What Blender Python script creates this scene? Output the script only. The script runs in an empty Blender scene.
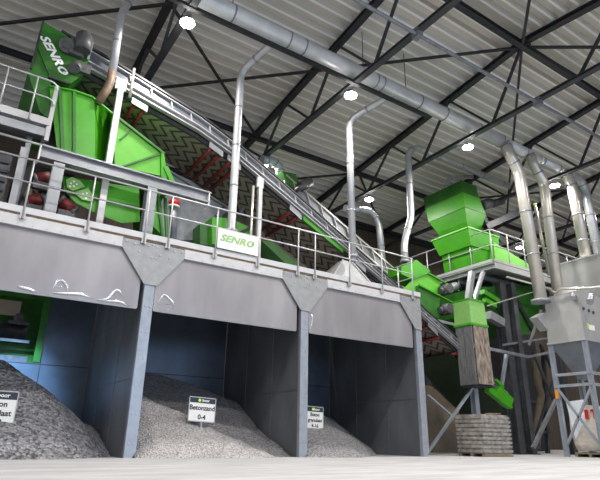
import bpy, bmesh, math, random
from mathutils import Vector, Matrix
random.seed(7)
SC = bpy.context.scene
COL = SC.collection
V = Vector

# ------------------------------------------------------------------ materials
def nt(name):
    m = bpy.data.materials.new(name); m.use_nodes = True
    n = m.node_tree
    return m, n, n.nodes['Principled BSDF']

def mat(name, col, rough=0.5, metal=0.0, var=0.12, scale=3.0, bump=0.0, bscale=40.0, col2=None, stretch=(1, 1, 1), spec=0.5):
    m, n, b = nt(name)
    tc = n.nodes.new('ShaderNodeTexCoord'); mp = n.nodes.new('ShaderNodeMapping')
    mp.inputs['Scale'].default_value = stretch
    n.links.new(tc.outputs['Object'], mp.inputs['Vector'])
    no = n.nodes.new('ShaderNodeTexNoise'); no.inputs['Scale'].default_value = scale; no.inputs['Detail'].default_value = 6
    n.links.new(mp.outputs[0], no.inputs['Vector'])
    r = n.nodes.new('ShaderNodeValToRGB')
    c = V(col)
    lo = c * (1 - var); hi = V(col2) if col2 else c * (1 + var)
    r.color_ramp.elements[0].position = 0.3; r.color_ramp.elements[1].position = 0.7
    r.color_ramp.elements[0].color = (*lo, 1); r.color_ramp.elements[1].color = (*hi, 1)
    n.links.new(no.outputs['Fac'], r.inputs[0]); n.links.new(r.outputs[0], b.inputs['Base Color'])
    b.inputs['Roughness'].default_value = rough; b.inputs['Metallic'].default_value = metal
    b.inputs['Specular IOR Level'].default_value = spec
    if bump:
        n2 = n.nodes.new('ShaderNodeTexNoise'); n2.inputs['Scale'].default_value = bscale; n2.inputs['Detail'].default_value = 4
        n.links.new(mp.outputs[0], n2.inputs['Vector'])
        bp = n.nodes.new('ShaderNodeBump'); bp.inputs['Strength'].default_value = bump; bp.inputs['Distance'].default_value = 0.05
        n.links.new(n2.outputs['Fac'], bp.inputs['Height']); n.links.new(bp.outputs[0], b.inputs['Normal'])
    return m

def emat(name, col, s):
    m, n, b = nt(name)
    b.inputs['Base Color'].default_value = (*col, 1)
    b.inputs['Emission Color'].default_value = (*col, 1); b.inputs['Emission Strength'].default_value = s
    return m

M = {}
M['galv'] = mat('galvanised_steel', (.28, .29, .31), .42, .5, .12, 4)
M['cover_grey'] = mat('blue_grey_cover', (.17, .185, .21), .3, .5, .25, 3)
M['main_duct'] = mat('main_duct_metal', (.68, .69, .71), .36, .2, .12, 2)
M['galv_light'] = mat('light_galvanised_steel', (.43, .43, .44), .4, .35, .08, 5)
M['galv_dark'] = mat('dull_galvanised_steel', (.24, .25, .27), .5, .4, .2, 5)
M['duct'] = mat('spiral_duct_metal', (.47, .48, .50), .33, .4, .1, 3)
M['duct_white'] = mat('pale_pipe_metal', (.55, .52, .47), .3, .5, .06, 3)
M['post'] = mat('post_steel', (.33, .36, .41), .4, .4, .12, 4)
M['plate'] = mat('gusset_steel', (.31, .315, .32), .5, .35, .1, 6)
M['valance'] = mat('sheet_valance', (.31, .295, .305), .38, .4, .2, 1.1, stretch=(1, 1, .35))
M['deckedge'] = mat('deck_edge_paint', (.55, .55, .56), .5, .15, .06, 4)
M['bunker'] = mat('bunker_sheet', (.15, .16, .175), .45, .3, .3, .9, stretch=(1, 1, .5))
M['bunkerback'] = mat('bunker_back_sheet', (.10, .125, .16), .38, .5, .3, .8)
M['seam'] = mat('seam_strip', (.17, .175, .185), .5, .4, .3, 8)
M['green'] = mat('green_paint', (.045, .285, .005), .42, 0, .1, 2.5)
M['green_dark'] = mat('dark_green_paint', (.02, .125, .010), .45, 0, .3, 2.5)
M['green_shade'] = mat('blackish_green_shade', (.008, .03, .008), .5, 0, .3, 3)
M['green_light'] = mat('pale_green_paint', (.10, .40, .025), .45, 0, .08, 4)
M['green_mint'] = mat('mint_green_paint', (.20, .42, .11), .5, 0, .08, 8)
M['steel_black'] = mat('black_steel', (.032, .033, .038), .5, .2, .2, 3)
M['roofsteel'] = mat('dark_grey_roof_steel', (.055, .058, .066), .5, .2, .2, 2)
M['rubber'] = mat('black_rubber', (.02, .02, .022), .7, 0, .3, 6)
M['red'] = mat('red_roller_rubber', (.15, .010, .009), .55, 0, .25, 7)
M['motor'] = mat('grey_motor_paint', (.075, .075, .08), .5, .2, .3, 9)
M['white'] = mat('white_sheet', (.78, .78, .76), .5, 0, .03, 6)
M['silver_box'] = mat('grey_hopper_paint', (.36, .36, .36), .5, .2, .06, 2.5)
M['hopper_blue'] = mat('hopper_cone_steel', (.22, .24, .27), .4, .5, .12, 3)
M['brown_pipe'] = mat('rusty_hose', (.17, .115, .075), .6, .2, .25, 8)
M['brown_wall'] = mat('brown_wall_sheet', (.10, .078, .062), .7, 0, .12, 1.5, stretch=(4, 4, .3))
M['wood'] = mat('weathered_board', (.26, .18, .11), .8, 0, .25, 3, stretch=(3, 3, .5))
M['concrete_block'] = mat('tan_concrete_wall', (.20, .16, .11), .85, 0, .2, 2)
M['slab'] = mat('grey_corrugated_slab', (.24, .23, .225), .7, .1, .4, 6, col2=(.45, .41, .36))
M['strip_grey'] = mat('grey_rubber_strip', (.13, .13, .135), .7, 0, .35, 5, stretch=(3, 3, .6))
M['strip_tan'] = mat('rusty_strip', (.19, .145, .105), .7, .1, .55, 4.5, col2=(.36, .30, .24), stretch=(2, 2, .7))
M['sack'] = mat('woven_sack', (.58, .53, .46), .85, 0, .12, 5, bump=.6, bscale=9)
M['sack_white'] = mat('white_sack_film', (.74, .78, .84), .5, 0, .06, 5, bump=.4, bscale=12)
M['navy'] = mat('black_sign_header', (.015, .025, .04), .5, 0, .1, 6)
M['text_black'] = mat('black_lettering', (.02, .02, .03), .6, 0, 0, 5)
M['text_white'] = mat('white_lettering', (.85, .87, .86), .5, 0, 0, 5)
M['text_green'] = mat('green_lettering', (.28, .50, .16), .5, 0, 0, 5)
M['lime'] = mat('lime_mark', (.55, .8, .05), .5, 0, 0, 5)
M['dot_red'] = mat('red_mark', (.55, .015, .01), .5, 0, 0, 5)
M['orange'] = mat('orange_sensor', (.7, .25, .02), .5, 0, 0, 5)
M['sheet_dark'] = mat('dark_louver_sheet', (.07, .075, .085), .5, .3, .25, 3)
M['lamp_body'] = mat('lamp_housing', (.12, .12, .13), .5, .3, .1, 5)
M['lamp'] = emat('lamp_glow', (1, .96, .9), 60)
M['crease_glint'] = mat('crumple_glint', (.9, .92, .95), .18, .9, .1, 6)  # near-white metal standing in for the glint along the valance creases
M['beige'] = mat('beige_plate', (.32, .27, .2), .6, 0, .08, 4)

def gravel_mat(name, col, sc, contrast):
    m, n, b = nt(name)
    tc = n.nodes.new('ShaderNodeTexCoord')
    vo = n.nodes.new('ShaderNodeTexVoronoi'); vo.inputs['Scale'].default_value = sc
    n.links.new(tc.outputs['Object'], vo.inputs['Vector'])
    r = n.nodes.new('ShaderNodeValToRGB')
    c = V(col)
    r.color_ramp.elements[0].color = (*(c * (1 - contrast)), 1); r.color_ramp.elements[1].color = (*(c * (1 + contrast)), 1)
    sep = n.nodes.new('ShaderNodeSeparateColor'); n.links.new(vo.outputs['Color'], sep.inputs[0])
    n.links.new(sep.outputs[0], r.inputs[0])
    no = n.nodes.new('ShaderNodeTexNoise'); no.inputs['Scale'].default_value = 1.2
    n.links.new(tc.outputs['Object'], no.inputs['Vector'])
    mx = n.nodes.new('ShaderNodeMix'); mx.data_type = 'RGBA'; mx.blend_type = 'MULTIPLY'; mx.inputs[0].default_value = .35
    n.links.new(r.outputs[0], mx.inputs[6]); n.links.new(no.outputs['Fac'], mx.inputs[7])
    n.links.new(mx.outputs[2], b.inputs['Base Color'])
    b.inputs['Roughness'].default_value = .9
    bp = n.nodes.new('ShaderNodeBump'); bp.inputs['Strength'].default_value = 1; bp.inputs['Distance'].default_value = .07
    n.links.new(vo.outputs['Distance'], bp.inputs['Height']); n.links.new(bp.outputs[0], b.inputs['Normal'])
    return m
M['gravel'] = gravel_mat('coarse_grey_gravel', (.27, .27, .29), 17, .65)
M['sand'] = gravel_mat('pale_grey_sand', (.68, .65, .645), 30, .35)
M['sand_fine'] = gravel_mat('grey_brown_grit', (.42, .41, .42), 26, .4)

def chevron_mat():
    # raised V cleats of a conveyor belt; u = metres along the belt, v = metres across, from the UV map
    m, n, b = nt('chevron_belt')
    uv = n.nodes.new('ShaderNodeUVMap')
    sep = n.nodes.new('ShaderNodeSeparateXYZ'); n.links.new(uv.outputs[0], sep.inputs[0])
    def math_(op, a, b_=None, c=None):
        k = n.nodes.new('ShaderNodeMath'); k.operation = op
        for i, x in enumerate((a, b_, c)):
            if x is None: continue
            if isinstance(x, (int, float)): k.inputs[i].default_value = x
            else: n.links.new(x, k.inputs[i])
        return k.outputs[0]
    zig = math_('PINGPONG', sep.outputs[1], .34)
    w = math_('ADD', sep.outputs[0], math_('MULTIPLY', zig, 1.0))
    fr = math_('FRACT', math_('DIVIDE', w, .36))
    st = math_('LESS_THAN', fr, .34)
    dots = math_('FRACT', math_('DIVIDE', sep.outputs[1], .078))
    gap = math_('GREATER_THAN', dots, .12)
    st = math_('MULTIPLY', st, gap)
    no = n.nodes.new('ShaderNodeTexNoise'); no.inputs['Scale'].default_value = 5; n.links.new(uv.outputs[0], no.inputs['Vector'])
    r = n.nodes.new('ShaderNodeValToRGB')
    r.color_ramp.elements[0].color = (.17, .14, .11, 1); r.color_ramp.elements[1].color = (.30, .26, .21, 1)
    n.links.new(no.outputs['Fac'], r.inputs[0])
    mx = n.nodes.new('ShaderNodeMix'); mx.data_type = 'RGBA'
    n.links.new(st, mx.inputs[0]); n.links.new(r.outputs[0], mx.inputs[6]); mx.inputs[7].default_value = (.022, .02, .02, 1)
    n.links.new(mx.outputs[2], b.inputs['Base Color']); b.inputs['Roughness'].default_value = .8
    bp = n.nodes.new('ShaderNodeBump'); bp.inputs['Strength'].default_value = .6; bp.inputs['Distance'].default_value = .03
    n.links.new(st, bp.inputs['Height']); n.links.new(bp.outputs[0], b.inputs['Normal'])
    return m
M['chevron'] = chevron_mat()

def floor_mat():
    m, n, b = nt('concrete_floor')
    tc = n.nodes.new('ShaderNodeTexCoord'); mp = n.nodes.new('ShaderNodeMapping'); mp.inputs['Scale'].default_value = (.5, 1.6, 1)
    mp.inputs['Rotation'].default_value = (0, 0, -.5)
    n.links.new(tc.outputs['Object'], mp.inputs[0])
    no = n.nodes.new('ShaderNodeTexNoise'); no.inputs['Scale'].default_value = 1.3; no.inputs['Detail'].default_value = 8; no.inputs['Roughness'].default_value = .65
    n.links.new(mp.outputs[0], no.inputs['Vector'])
    r = n.nodes.new('ShaderNodeValToRGB')
    r.color_ramp.elements[0].position = .3; r.color_ramp.elements[1].position = .72
    r.color_ramp.elements[0].color = (.32, .32, .33, 1); r.color_ramp.elements[1].color = (.52, .52, .525, 1)
    n.links.new(no.outputs['Fac'], r.inputs[0]); n.links.new(r.outputs[0], b.inputs['Base Color'])
    b.inputs['Roughness'].default_value = .7
    bp = n.nodes.new('ShaderNodeBump'); bp.inputs['Strength'].default_value = .25; bp.inputs['Distance'].default_value = .03
    n.links.new(no.outputs['Fac'], bp.inputs['Height']); n.links.new(bp.outputs[0], b.inputs['Normal'])
    return m
M['floor'] = floor_mat()
M['roof_lip_lit'] = mat('roof_sheet_lip_lit', (.88, .87, .85), .4, .1, .03, 2)
M['roof'] = mat('roof_sheet', (.64, .61, .555), .5, .1, .05, .5)

# ------------------------------------------------------------------ builders
OFF = {}
def tag(o, label=None, cat=None, group=None, kind=None):
    if label: o['label'] = label
    if cat: o['category'] = cat
    if group: o['group'] = group
    if kind: o['kind'] = kind
    return o
def thing(name, loc, label, cat, group=None):
    o = bpy.data.objects.new(name, None); COL.objects.link(o)
    o.location = loc; o.empty_display_size = .2
    OFF[o.name] = V(loc)
    return tag(o, label, cat, group)
class MB:
    def __init__(s): s.bm = bmesh.new(); s.uv = None
    def face(s, pts, uvs=None):
        vs = [s.bm.verts.new(p) for p in pts]
        f = s.bm.faces.new(vs)
        if uvs:
            if s.uv is None: s.uv = s.bm.loops.layers.uv.new('UVMap')
            for l, q in zip(f.loops, uvs): l[s.uv].uv = q
        return s
    def hexa(s, a, b):
        # a, b: two matching rings of points
        va = [s.bm.verts.new(p) for p in a]; vb = [s.bm.verts.new(p) for p in b]
        s.bm.faces.new(va[::-1]); s.bm.faces.new(vb)
        n = len(a)
        for i in range(n):
            s.bm.faces.new((va[i], va[(i+1) % n], vb[(i+1) % n], vb[i]))
        return s
    def box(s, x0, x1, y0, y1, z0, z1):
        return s.hexa([(x0,y0,z0),(x1,y0,z0),(x1,y1,z0),(x0,y1,z0)], [(x0,y0,z1),(x1,y0,z1),(x1,y1,z1),(x0,y1,z1)])
    def extr(s, pts, vec):
        pts = [V(p) for p in pts]; vec = V(vec)
        return s.hexa(pts, [p + vec for p in pts])
    def prism(s, pts, y0, y1):
        # polygon given by its (x, ., z) corners, thick along y
        return s.hexa([(p[0], y0, p[-1]) for p in pts], [(p[0], y1, p[-1]) for p in pts])
    def frame(s, p, q, up):
        p, q = V(p), V(q); d = (q - p).normalized(); up = V(up)
        if abs(d.dot(up.normalized())) > .98: up = V((1, 0, 0)) if abs(d.x) < .9 else V((0, 1, 0))
        r = d.cross(up).normalized(); u = r.cross(d).normalized()
        return p, q, r, u
    def bar(s, p, q, w, h, up=(0, 0, 1)):
        p, q, r, u = s.frame(p, q, up)
        o = [(-w/2, -h/2), (w/2, -h/2), (w/2, h/2), (-w/2, h/2)]
        return s.hexa([p + r*a + u*b for a, b in o], [q + r*a + u*b for a, b in o])
    def ibeam(s, p, q, w, h, t=.03, up=(0, 0, 1)):
        p, q, r, u = s.frame(p, q, up)
        for k in (-1, 1):
            c = u * (k * (h/2 - t/2)); s.bar(p + c, q + c, w, t, u)
        return s.bar(p, q, t, h - 2*t, u)
    def channel(s, p, q, w, h, t=.025, up=(0, 0, 1), side=1):
        p, q, r, u = s.frame(p, q, up)
        for k in (-1, 1):
            c = u * (k * (h/2 - t/2)); s.bar(p + c, q + c, w, t, u)
        c = r * (side * (w/2 - t/2)); return s.bar(p + c, q + c, t, h - 2*t, u)
    def cyl(s, p, q, r0, r1=None, seg=14, smooth=True):
        r1 = r0 if r1 is None else r1
        p, q, r, u = s.frame(p, q, (0, 0, 1))
        def ring(c, R): return [c + (r*math.cos(2*math.pi*i/seg) + u*math.sin(2*math.pi*i/seg))*R for i in range(seg)]
        n0 = len(s.bm.faces); s.hexa(ring(p, r0), ring(q, r1)); s.bm.faces.ensure_lookup_table()
        for f in s.bm.faces[n0:]:
            if len(f.verts) == 4: f.smooth = smooth
        return s
    def tube(s, pts, rad, seg=12):
        pts = [V(p) for p in pts]; rings = []; n = len(pts)
        rad = rad if isinstance(rad, (list, tuple)) else [rad]*n
        u = None
        for i, p in enumerate(pts):
            d = (pts[min(i+1, n-1)] - pts[max(i-1, 0)]).normalized()
            if u is None:
                u = V((0, 0, 1)) if abs(d.z) < .9 else V((1, 0, 0))
            r = d.cross(u).normalized(); u = r.cross(d).normalized()
            k = 1.0
            if 0 < i < n-1:
                a = (pts[i]-pts[i-1]).normalized().dot((pts[i+1]-pts[i]).normalized()); k = 1/max(.6, math.sqrt((1+max(-.99, a))/2))
            rings.append([s.bm.verts.new(p + (r*math.cos(2*math.pi*j/seg) + u*math.sin(2*math.pi*j/seg))*rad[i]) for j in range(seg)])
        for a, b in zip(rings, rings[1:]):
            for j in range(seg):
                f = s.bm.faces.new((a[j], a[(j+1) % seg], b[(j+1) % seg], b[j])); f.smooth = True
        s.bm.faces.new(rings[0][::-1]); s.bm.faces.new(rings[-1])
        return s
    def build(s, name, m, parent=None, bevel=0):
        bmesh.ops.recalc_face_normals(s.bm, faces=s.bm.faces)
        me = bpy.data.meshes.new(name)
        off = OFF.get(parent.name) if parent else None
        o = bpy.data.objects.new(name, me); COL.objects.link(o)
        if parent:
            for v in s.bm.verts: v.co -= off
            o.parent = parent; OFF[o.name] = off
        else: OFF[o.name] = V((0, 0, 0))
        s.bm.to_mesh(me); s.bm.free()
        me.materials.append(M[m] if isinstance(m, str) else m)
        if bevel:
            b = o.modifiers.new('bevel', 'BEVEL'); b.width = bevel; b.segments = 2; b.limit_method = 'ANGLE'
        return o
def smooth_path(pts, k=6, rr=.35):
    # rounds the corners of a polyline
    pts = [V(p) for p in pts]; out = [pts[0]]
    for i in range(1, len(pts)-1):
        a, b, c = pts[i-1], pts[i], pts[i+1]
        t = min(rr, (a-b).length*.45, (c-b).length*.45)
        p0 = b + (a-b).normalized()*t; p1 = b + (c-b).normalized()*t
        for j in range(k+1):
            f = j/k; out.append((p0*(1-f)**2) + b*(2*f*(1-f)) + p1*(f*f))
    out.append(pts[-1]); return out
def text(name, body, m, parent, origin, xdir, ydir, size, shear=0, bold=0, depth=.006, align='CENTER', sx=1.0):
    cu = bpy.data.curves.new(name, 'FONT'); cu.body = body; cu.size = size; cu.align_x = align; cu.align_y = 'CENTER'
    cu.shear = shear; cu.offset = bold; cu.extrude = depth; cu.resolution_u = 3
    t = bpy.data.objects.new('tmp_text', cu); COL.objects.link(t)
    dg = bpy.context.evaluated_depsgraph_get(); me = bpy.data.meshes.new_from_object(t.evaluated_get(dg))
    bpy.data.objects.remove(t)
    x = V(xdir).normalized(); y = (V(ydir) - x*V(ydir).dot(x)).normalized(); z = x.cross(y)
    o_ = V(origin) - (OFF[parent.name] if parent else V((0, 0, 0)))
    for v in me.vertices:
        c = v.co.copy(); v.co = o_ + x*(c.x*sx) + y*c.y + z*c.z
    me.materials.clear(); me.materials.append(M[m])
    o = bpy.data.objects.new(name, me); COL.objects.link(o)
    if parent: o.parent = parent; OFF[o.name] = OFF[parent.name]
    return o
def lettering(name, m, parent, c, xdir, ydir, size, depth=.006):
    # the five wide slanted letters; the last one is the round mark with a hook
    x = V(xdir).normalized(); y = V(ydir).normalized()
    o = text(name, 'SENR', m, parent, V(c) - x*size*.42, x, y, size, shear=.3, bold=.028*size, depth=depth, sx=1.22)
    b = MB(); n = x.cross(y)
    cc = V(c) + x*size*1.62; R = size*.36; r = size*.20; k = 24
    for i in range(k):
        if i == 5: continue
        a0 = 2*math.pi*i/k; a1 = 2*math.pi*(i+1)/k
        def P(a, q): return cc + x*(math.cos(a)*q*1.15 + math.sin(a)*q*.3) + y*(math.sin(a)*q)
        b.extr([P(a0, r), P(a1, r), P(a1, R), P(a0, R)], n*depth)
    b.extr([cc + x*size*.10 - y*size*.04, cc + x*size*.30 - y*size*.04, cc + x*size*.33 + y*size*.10, cc + x*size*.13 + y*size*.10], n*depth)
    b.build(name.replace('lettering', 'logo_mark'), m, parent)
    return o
def copy_tree(o, parent=None):
    c = o.copy(); COL.objects.link(c)
    if parent: c.parent = parent
    for ch in list(o.children): copy_tree(ch, c)
    return c

# ------------------------------------------------------------------ the hall
PITCH = math.atan(.118)
RY, RZ = -3.55, 14.9
YB, YF = 11.3, -18.4
def roofz(y): return RZ - .118*abs(y - RY)
TX = [-12.1, -6.05, 0.0, 6.03, 12.08, 18.13, 24.2, 30.25, 36.3]

b = MB(); b.box(-16, 37, -34, YB, -.2, 0); tag(b.build('floor', 'floor'), kind='structure')

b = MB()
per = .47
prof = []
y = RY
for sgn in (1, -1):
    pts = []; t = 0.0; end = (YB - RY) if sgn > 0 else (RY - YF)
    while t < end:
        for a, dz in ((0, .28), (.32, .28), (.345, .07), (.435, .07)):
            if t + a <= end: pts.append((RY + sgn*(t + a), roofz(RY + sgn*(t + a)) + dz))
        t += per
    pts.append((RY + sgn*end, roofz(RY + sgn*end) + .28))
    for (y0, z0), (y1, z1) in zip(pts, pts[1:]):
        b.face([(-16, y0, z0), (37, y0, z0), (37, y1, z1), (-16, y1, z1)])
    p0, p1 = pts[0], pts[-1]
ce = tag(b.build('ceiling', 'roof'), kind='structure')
ce.data.materials.append(M['roof_lip_lit'])
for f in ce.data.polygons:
    # the narrow lips between the trays are paler, painting in the light they catch
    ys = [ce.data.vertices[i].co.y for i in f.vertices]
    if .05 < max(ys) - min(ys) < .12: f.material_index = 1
b = MB(); b.box(-16, 37, YB, YB + .2, 0, roofz(YB) + .3)
for i in range(66): 
    x = -15.8 + i*.8; b.box(x, x + .06, YB - .03, YB, 0, roofz(YB))
tag(b.build('wall_back', 'brown_wall'), kind='structure')
b = MB(); b.prism([(37, 0, 0), (37.2, 0, 0), (37.2, 0, 1), (37, 0, 1)], 0, .01) if False else b.box(37, 37.2, -34, YB + .2, 0, 12.9)
b.extr([(37, YF, 12.9), (37, YB + .2, 12.9), (37, RY, 15.0)], (.2, 0, 0))
tag(b.build('wall_right', 'brown_wall'), kind='structure')

# ------------------------------------------------------------------ roof trusses
ZC = 12.05
def make_truss():
    t = thing('roof_truss', (0, RY, ZC), 'dark steel roof truss', 'roof truss', None)
    b = MB(); b.channel((0, YF + .1, ZC), (0, YB - .1, ZC), .22, .13, .03); b.build('bottom_chord', 'roofsteel', t)
    for s_, e in ((1, YB - .1), (-1, YF + .1)):
        b = MB(); b.ibeam((0, RY, RZ - .12), (0, e, roofz(e) - .12), .26, .2, .03); b.build('top_chord', 'steel_black', t)
    top = [0, 3.7, 7.4, 11.0, 14.6]; bot = [1.75, 5.5, 9.2, 12.9]
    for s_ in (1, -1):
        for i in range(4):
            for j in (i, i + 1):
                yt, yb = RY + s_*top[j], RY + s_*bot[i]
                b = MB(); b.bar((0, yb, ZC), (0, yt, roofz(yt) - .15), .09, .09); b.build('web_member', 'steel_black', t)
    b = MB(); b.box(-.12, .12, RY - .25, RY + .25, RZ - .4, RZ - .05); b.build('ridge_plate', 'steel_black', t)
    return t
tr0 = make_truss()
where = ['off the left end of the hall', 'passing over the far left platform', 'above the green hopper, under the brightest lamp at top left',
         'carrying the lamp above the tall middle drop pipe', 'carrying the lamp nearest the top hopper tower', 'above the large drop pipes on the right',
         'seen small behind the right drop pipes', 'farthest but one, behind the rightmost pipes', 'farthest, against the right end wall']
for i, x in enumerate(TX):
    if i in (0, 1): continue
    t = tr0 if i == 2 else copy_tree(tr0)
    if i != 2: t.location.x = x
    t['label'] = 'dark steel roof truss ' + where[i]; t['group'] = 'roof trusses'
    if i == 8: t.location.x = 36.2

def longi(y, z, w, h, name, label, m='steel_black', grp='longitudinal roof beams'):
    b = MB(); b.ibeam((-15.5, y, z), (36.9, y, z), w, h, .03); tag(b.build(name, m), label, 'beam', grp)
longi(RY, RZ - .28, .22, .22, 'ridge_beam', 'dark steel beam running along the ridge of the roof')
longi(6.35, roofz(6.35) - .3, .18, .2, 'roof_purlin', 'dark steel beam along the far roof slope between ridge and back wall')
longi(YB - .15, 13.0, .2, .28, 'eaves_beam', 'dark steel beam along the top of the brown back wall')
b = MB(); b.bar((-15.5, -.8, 12.02), (9.6, -.8, 12.02), .12, .12); tag(b.build('tie_beam', 'steel_black'), 'thin black beam just below and beside the large silver main duct', 'beam', 'longitudinal roof beams')
b = MB(); b.cyl((-15.5, -3.76, 11.93), (36.9, -3.76, 11.93), .06, seg=8)
for x in TX[1:]: b.box(x - .1, x + .1, -3.9, -3.62, 11.8, 12.12)
tag(b.build('conduit_tube', 'galv_dark'), 'thin grey conduit tube crossing below the trusses near the top edge', 'conduit')

# roof bracing, one crossed pair in each field of the far slope and one on the near slope
br = [(-3.5, 1.45), (1.45, 6.35), (6.35, 11.1)]
fld = {2: 'left', 3: 'middle', 4: 'right', 5: 'far right', 6: 'very far right', 1: 'far left', 7: 'last'}
def brace(i, ya, yb, word):
    x0, x1 = TX[i], TX[i+1]
    b = MB(); b.bar((x0, ya, roofz(ya) - .3), (x1, yb, roofz(yb) - .3), .09, .09)
    tag(b.build('roof_brace', 'steel_black'), 'slim roof brace, %s field, %s' % (fld[i], word), 'roof brace', 'roof bracing rods')
brace(2, 6.3, 1.45, 'descending towards the conveyor, crossing another'); brace(2, 1.45, 6.3, 'running from the brightest lamp towards the conveyor')
brace(3, 1.45, -3.5, 'rising to the ridge node'); 
brace(1, 6.3, 1.45, 'across the top left corner')
brace(4, -3.5, 1.45, 'falling from the ridge node behind the main duct'); brace(5, 1.45, 6.3, 'behind the big drop pipes')
brace(4, -3.5, -8.5, 'level from ridge node to right edge'); brace(3, -8.5, -3.5, 'rising from the ridge node to the top edge')
brace(4, 6.3, 11.1, 'low behind the tower hopper'); brace(3, 11.1, 6.3, 'low behind the slanted pipe')
brace(5, 6.3, 1.45, 'crossing another brace behind the pipes')
brace(6, 1.45, 6.3, 'behind the rightmost pipes')

# ------------------------------------------------------------------ lamps
def lamp(x, y, label, first=None):
    z = 11.93
    if first is None:
        t = thing('high_bay_lamp', (x, y, z), label, 'ceiling lamp', 'high bay lamps under the trusses')
        b = MB(); b.cyl((x, y, z - .12), (x, y, z - .02), .20, .14, 20); b.build('housing', 'lamp_body', t)
        b = MB(); b.cyl((x, y, z - .155), (x, y, z - .121), .21, .21, 24); b.build('lens', 'lamp', t)
        b = MB(); b.bar((x, y, z - .03), (x, y, ZC - .05), .05, .05); b.build('bracket', 'steel_black', t)
    else:
        t = copy_tree(first); t.location = (x, y, z); t['label'] = label
    l = bpy.data.lights.new('lamp_light', 'AREA'); l.shape = 'DISK'; l.size = .5; l.energy = LE; l.color = (1, .96, .91)
    lo = bpy.data.objects.new('lamp_light', l); COL.objects.link(lo); lo.location = (x, y, z - .17)
    return t
LE = 330
L0 = lamp(.05, -.4, 'brightest round lamp at top left, hanging under the roof truss')
lamp(6.15, -.4, 'round lit lamp beside the top of the tall middle drop pipe', L0)
lamp(12.3, -.4, 'round lit lamp under the main duct, above the green tower hopper', L0)
lamp(18.4, -.4, 'round lit lamp beside the large drop pipes on the right', L0)
lamp(12.3, 5.8, 'round lit lamp between the middle drop pipe and the bent pipe', L0)
lamp(6.15, 5.8, 'round lamp behind the long conveyor', L0)
lamp(24.5, 5.8, 'small far lamp seen behind the platform railing on the right', L0)
lamp(30.5, 5.8, 'smallest far lamp between the pipes above the silver bin', L0)
lamp(24.5, -.4, 'far lamp beyond the right edge pipes', L0)
for y_, xs_ in ((-6.6, (-6, .05, 6.15, 12.3, 18.4)), (-12.8, (-12, -6, .05, 6.15, 12.3))):
    for x_ in xs_:
        l = bpy.data.lights.new('lamp_light', 'AREA'); l.shape = 'DISK'; l.size = .5; l.energy = LE; l.color = (1, .96, .91)
        lo = bpy.data.objects.new('lamp_light', l); COL.objects.link(lo); lo.location = (x_, y_, 11.7)

# ------------------------------------------------------------------ main duct and drop pipes
t = thing('main_duct', (-14, -.7, 12.6), 'large silver spiral duct running diagonally under the roof', 'ventilation duct')
b = MB(); b.cyl((-14, -.7, 12.6), (14.2, -.7, 12.6), .27, seg=24); b.build('wide_section', 'main_duct', t)
b = MB(); b.cyl((14.2, -.7, 12.6), (14.7, -.7, 12.6), .27, .22, seg=24); b.cyl((14.7, -.7, 12.6), (16.9, -.7, 12.6), .22, seg=24); b.cyl((16.9, -.7, 12.6), (17.2, -.7, 12.6), .22, .17, seg=24)
b.cyl((17.2, -.7, 12.6), (20.1, -.7, 12.6), .17, seg=24); b.build('narrow_section', 'main_duct', t)
for x in (-1.5, 1.3, 3.3, 3.9, 7.0, 7.3, 9.2, 10.6, 12.6, 14.1, 15.8, 17.2, 18.4):
    r = .285 if x < 14.2 else (.235 if x < 17 else .185)
    b = MB(); b.cyl((x, -.7, 12.6), (x + .05, -.7, 12.6), r, seg=24); b.build('joint_ring', 'galv', t)
for x in (1.3, 6.5, 8.6): 
    b = MB(); b.bar((x, -.7, 12.85), (x, -.7, roofz(-.7)), .02, .02); b.build('hanger_rod', 'steel_black', t)

def pipe(name, path, r, m, label, rings=(), rr=.35, cat='drop pipe', grp='drop pipes'):
    t = thing(name, path[-1], label, cat, grp)
    b = MB(); b.tube(smooth_path(path, 5, rr), r, 16); b.build('pipe_run', m, t)
    for i, (p, q) in enumerate(zip(path, path[1:])):
        p, q = V(p), V(q); d = q - p; L = d.length
        if L < .3: continue
        k = max(1, int(L / 1.9))
        for j in range(1, k + 1):
            c = p + d*(j/(k + 1)); e = d.normalized()*.03
            b = MB(); b.cyl(c - e, c + e, r*1.07, seg=18); b.build('clamp_ring', 'galv', t)
    return t
def flange(t, p, r, m='galv_dark'):
    b = MB(); b.cyl(V(p), V(p) + V((0, 0, .12)), r, seg=18); b.build('flange', m, t)
p1 = pipe('drop_pipe', [(3.0, -.7, 12.5), (2.9, -.3, 12.45), (2.48, .9, 12.0), (2.50, .9, 6.3), (2.50, .9, 5.9)], .125, 'duct', 'slim silver pipe dropping in front of the conveyor to the white lettered board')
flange(p1, (2.5, .9, 6.15), .19)
p2 = pipe('drop_pipe', [(8.0, -.7, 12.45), (7.85, -.3, 12.4), (7.11, .9, 11.85), (7.15, .9, 6.2)], .125, 'duct', 'tall silver pipe dropping from the main duct onto the grey perforated hood')
flange(p2, (7.15, .9, 6.3), .16)
p0 = pipe('drop_pipe', [(-1.0, -.7, 13.4), (-1.32, 0.90, 13.12), (-1.56, 0.90, 12.37), (-1.54, 0.90, 10.15)], .115, 'duct', 'silver pipe from the top left edge down to the conveyor head')
b = MB(); b.tube(smooth_path([(-1.55, 0.90, 10.18), (-1.56, 0.90, 9.69), (-1.76, 0.95, 9.07)], 5, .2), .12, 14); b.build('brown_hose', 'brown_pipe', p0)
p3 = pipe('drop_pipe', [(20.3, 2.5, 13.2), (12.3, 2.5, 13.25), (11.82, 2.5, 12.7), (11.78, 2.5, 9.6), (11.24, 2.5, 8.2), (11.24, 2.5, 7.35)], .145, 'duct', 'kinked silver pipe ending on the small green chute beside the deck')
flange(p3, (11.24, 2.5, 7.35), .19)
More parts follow.
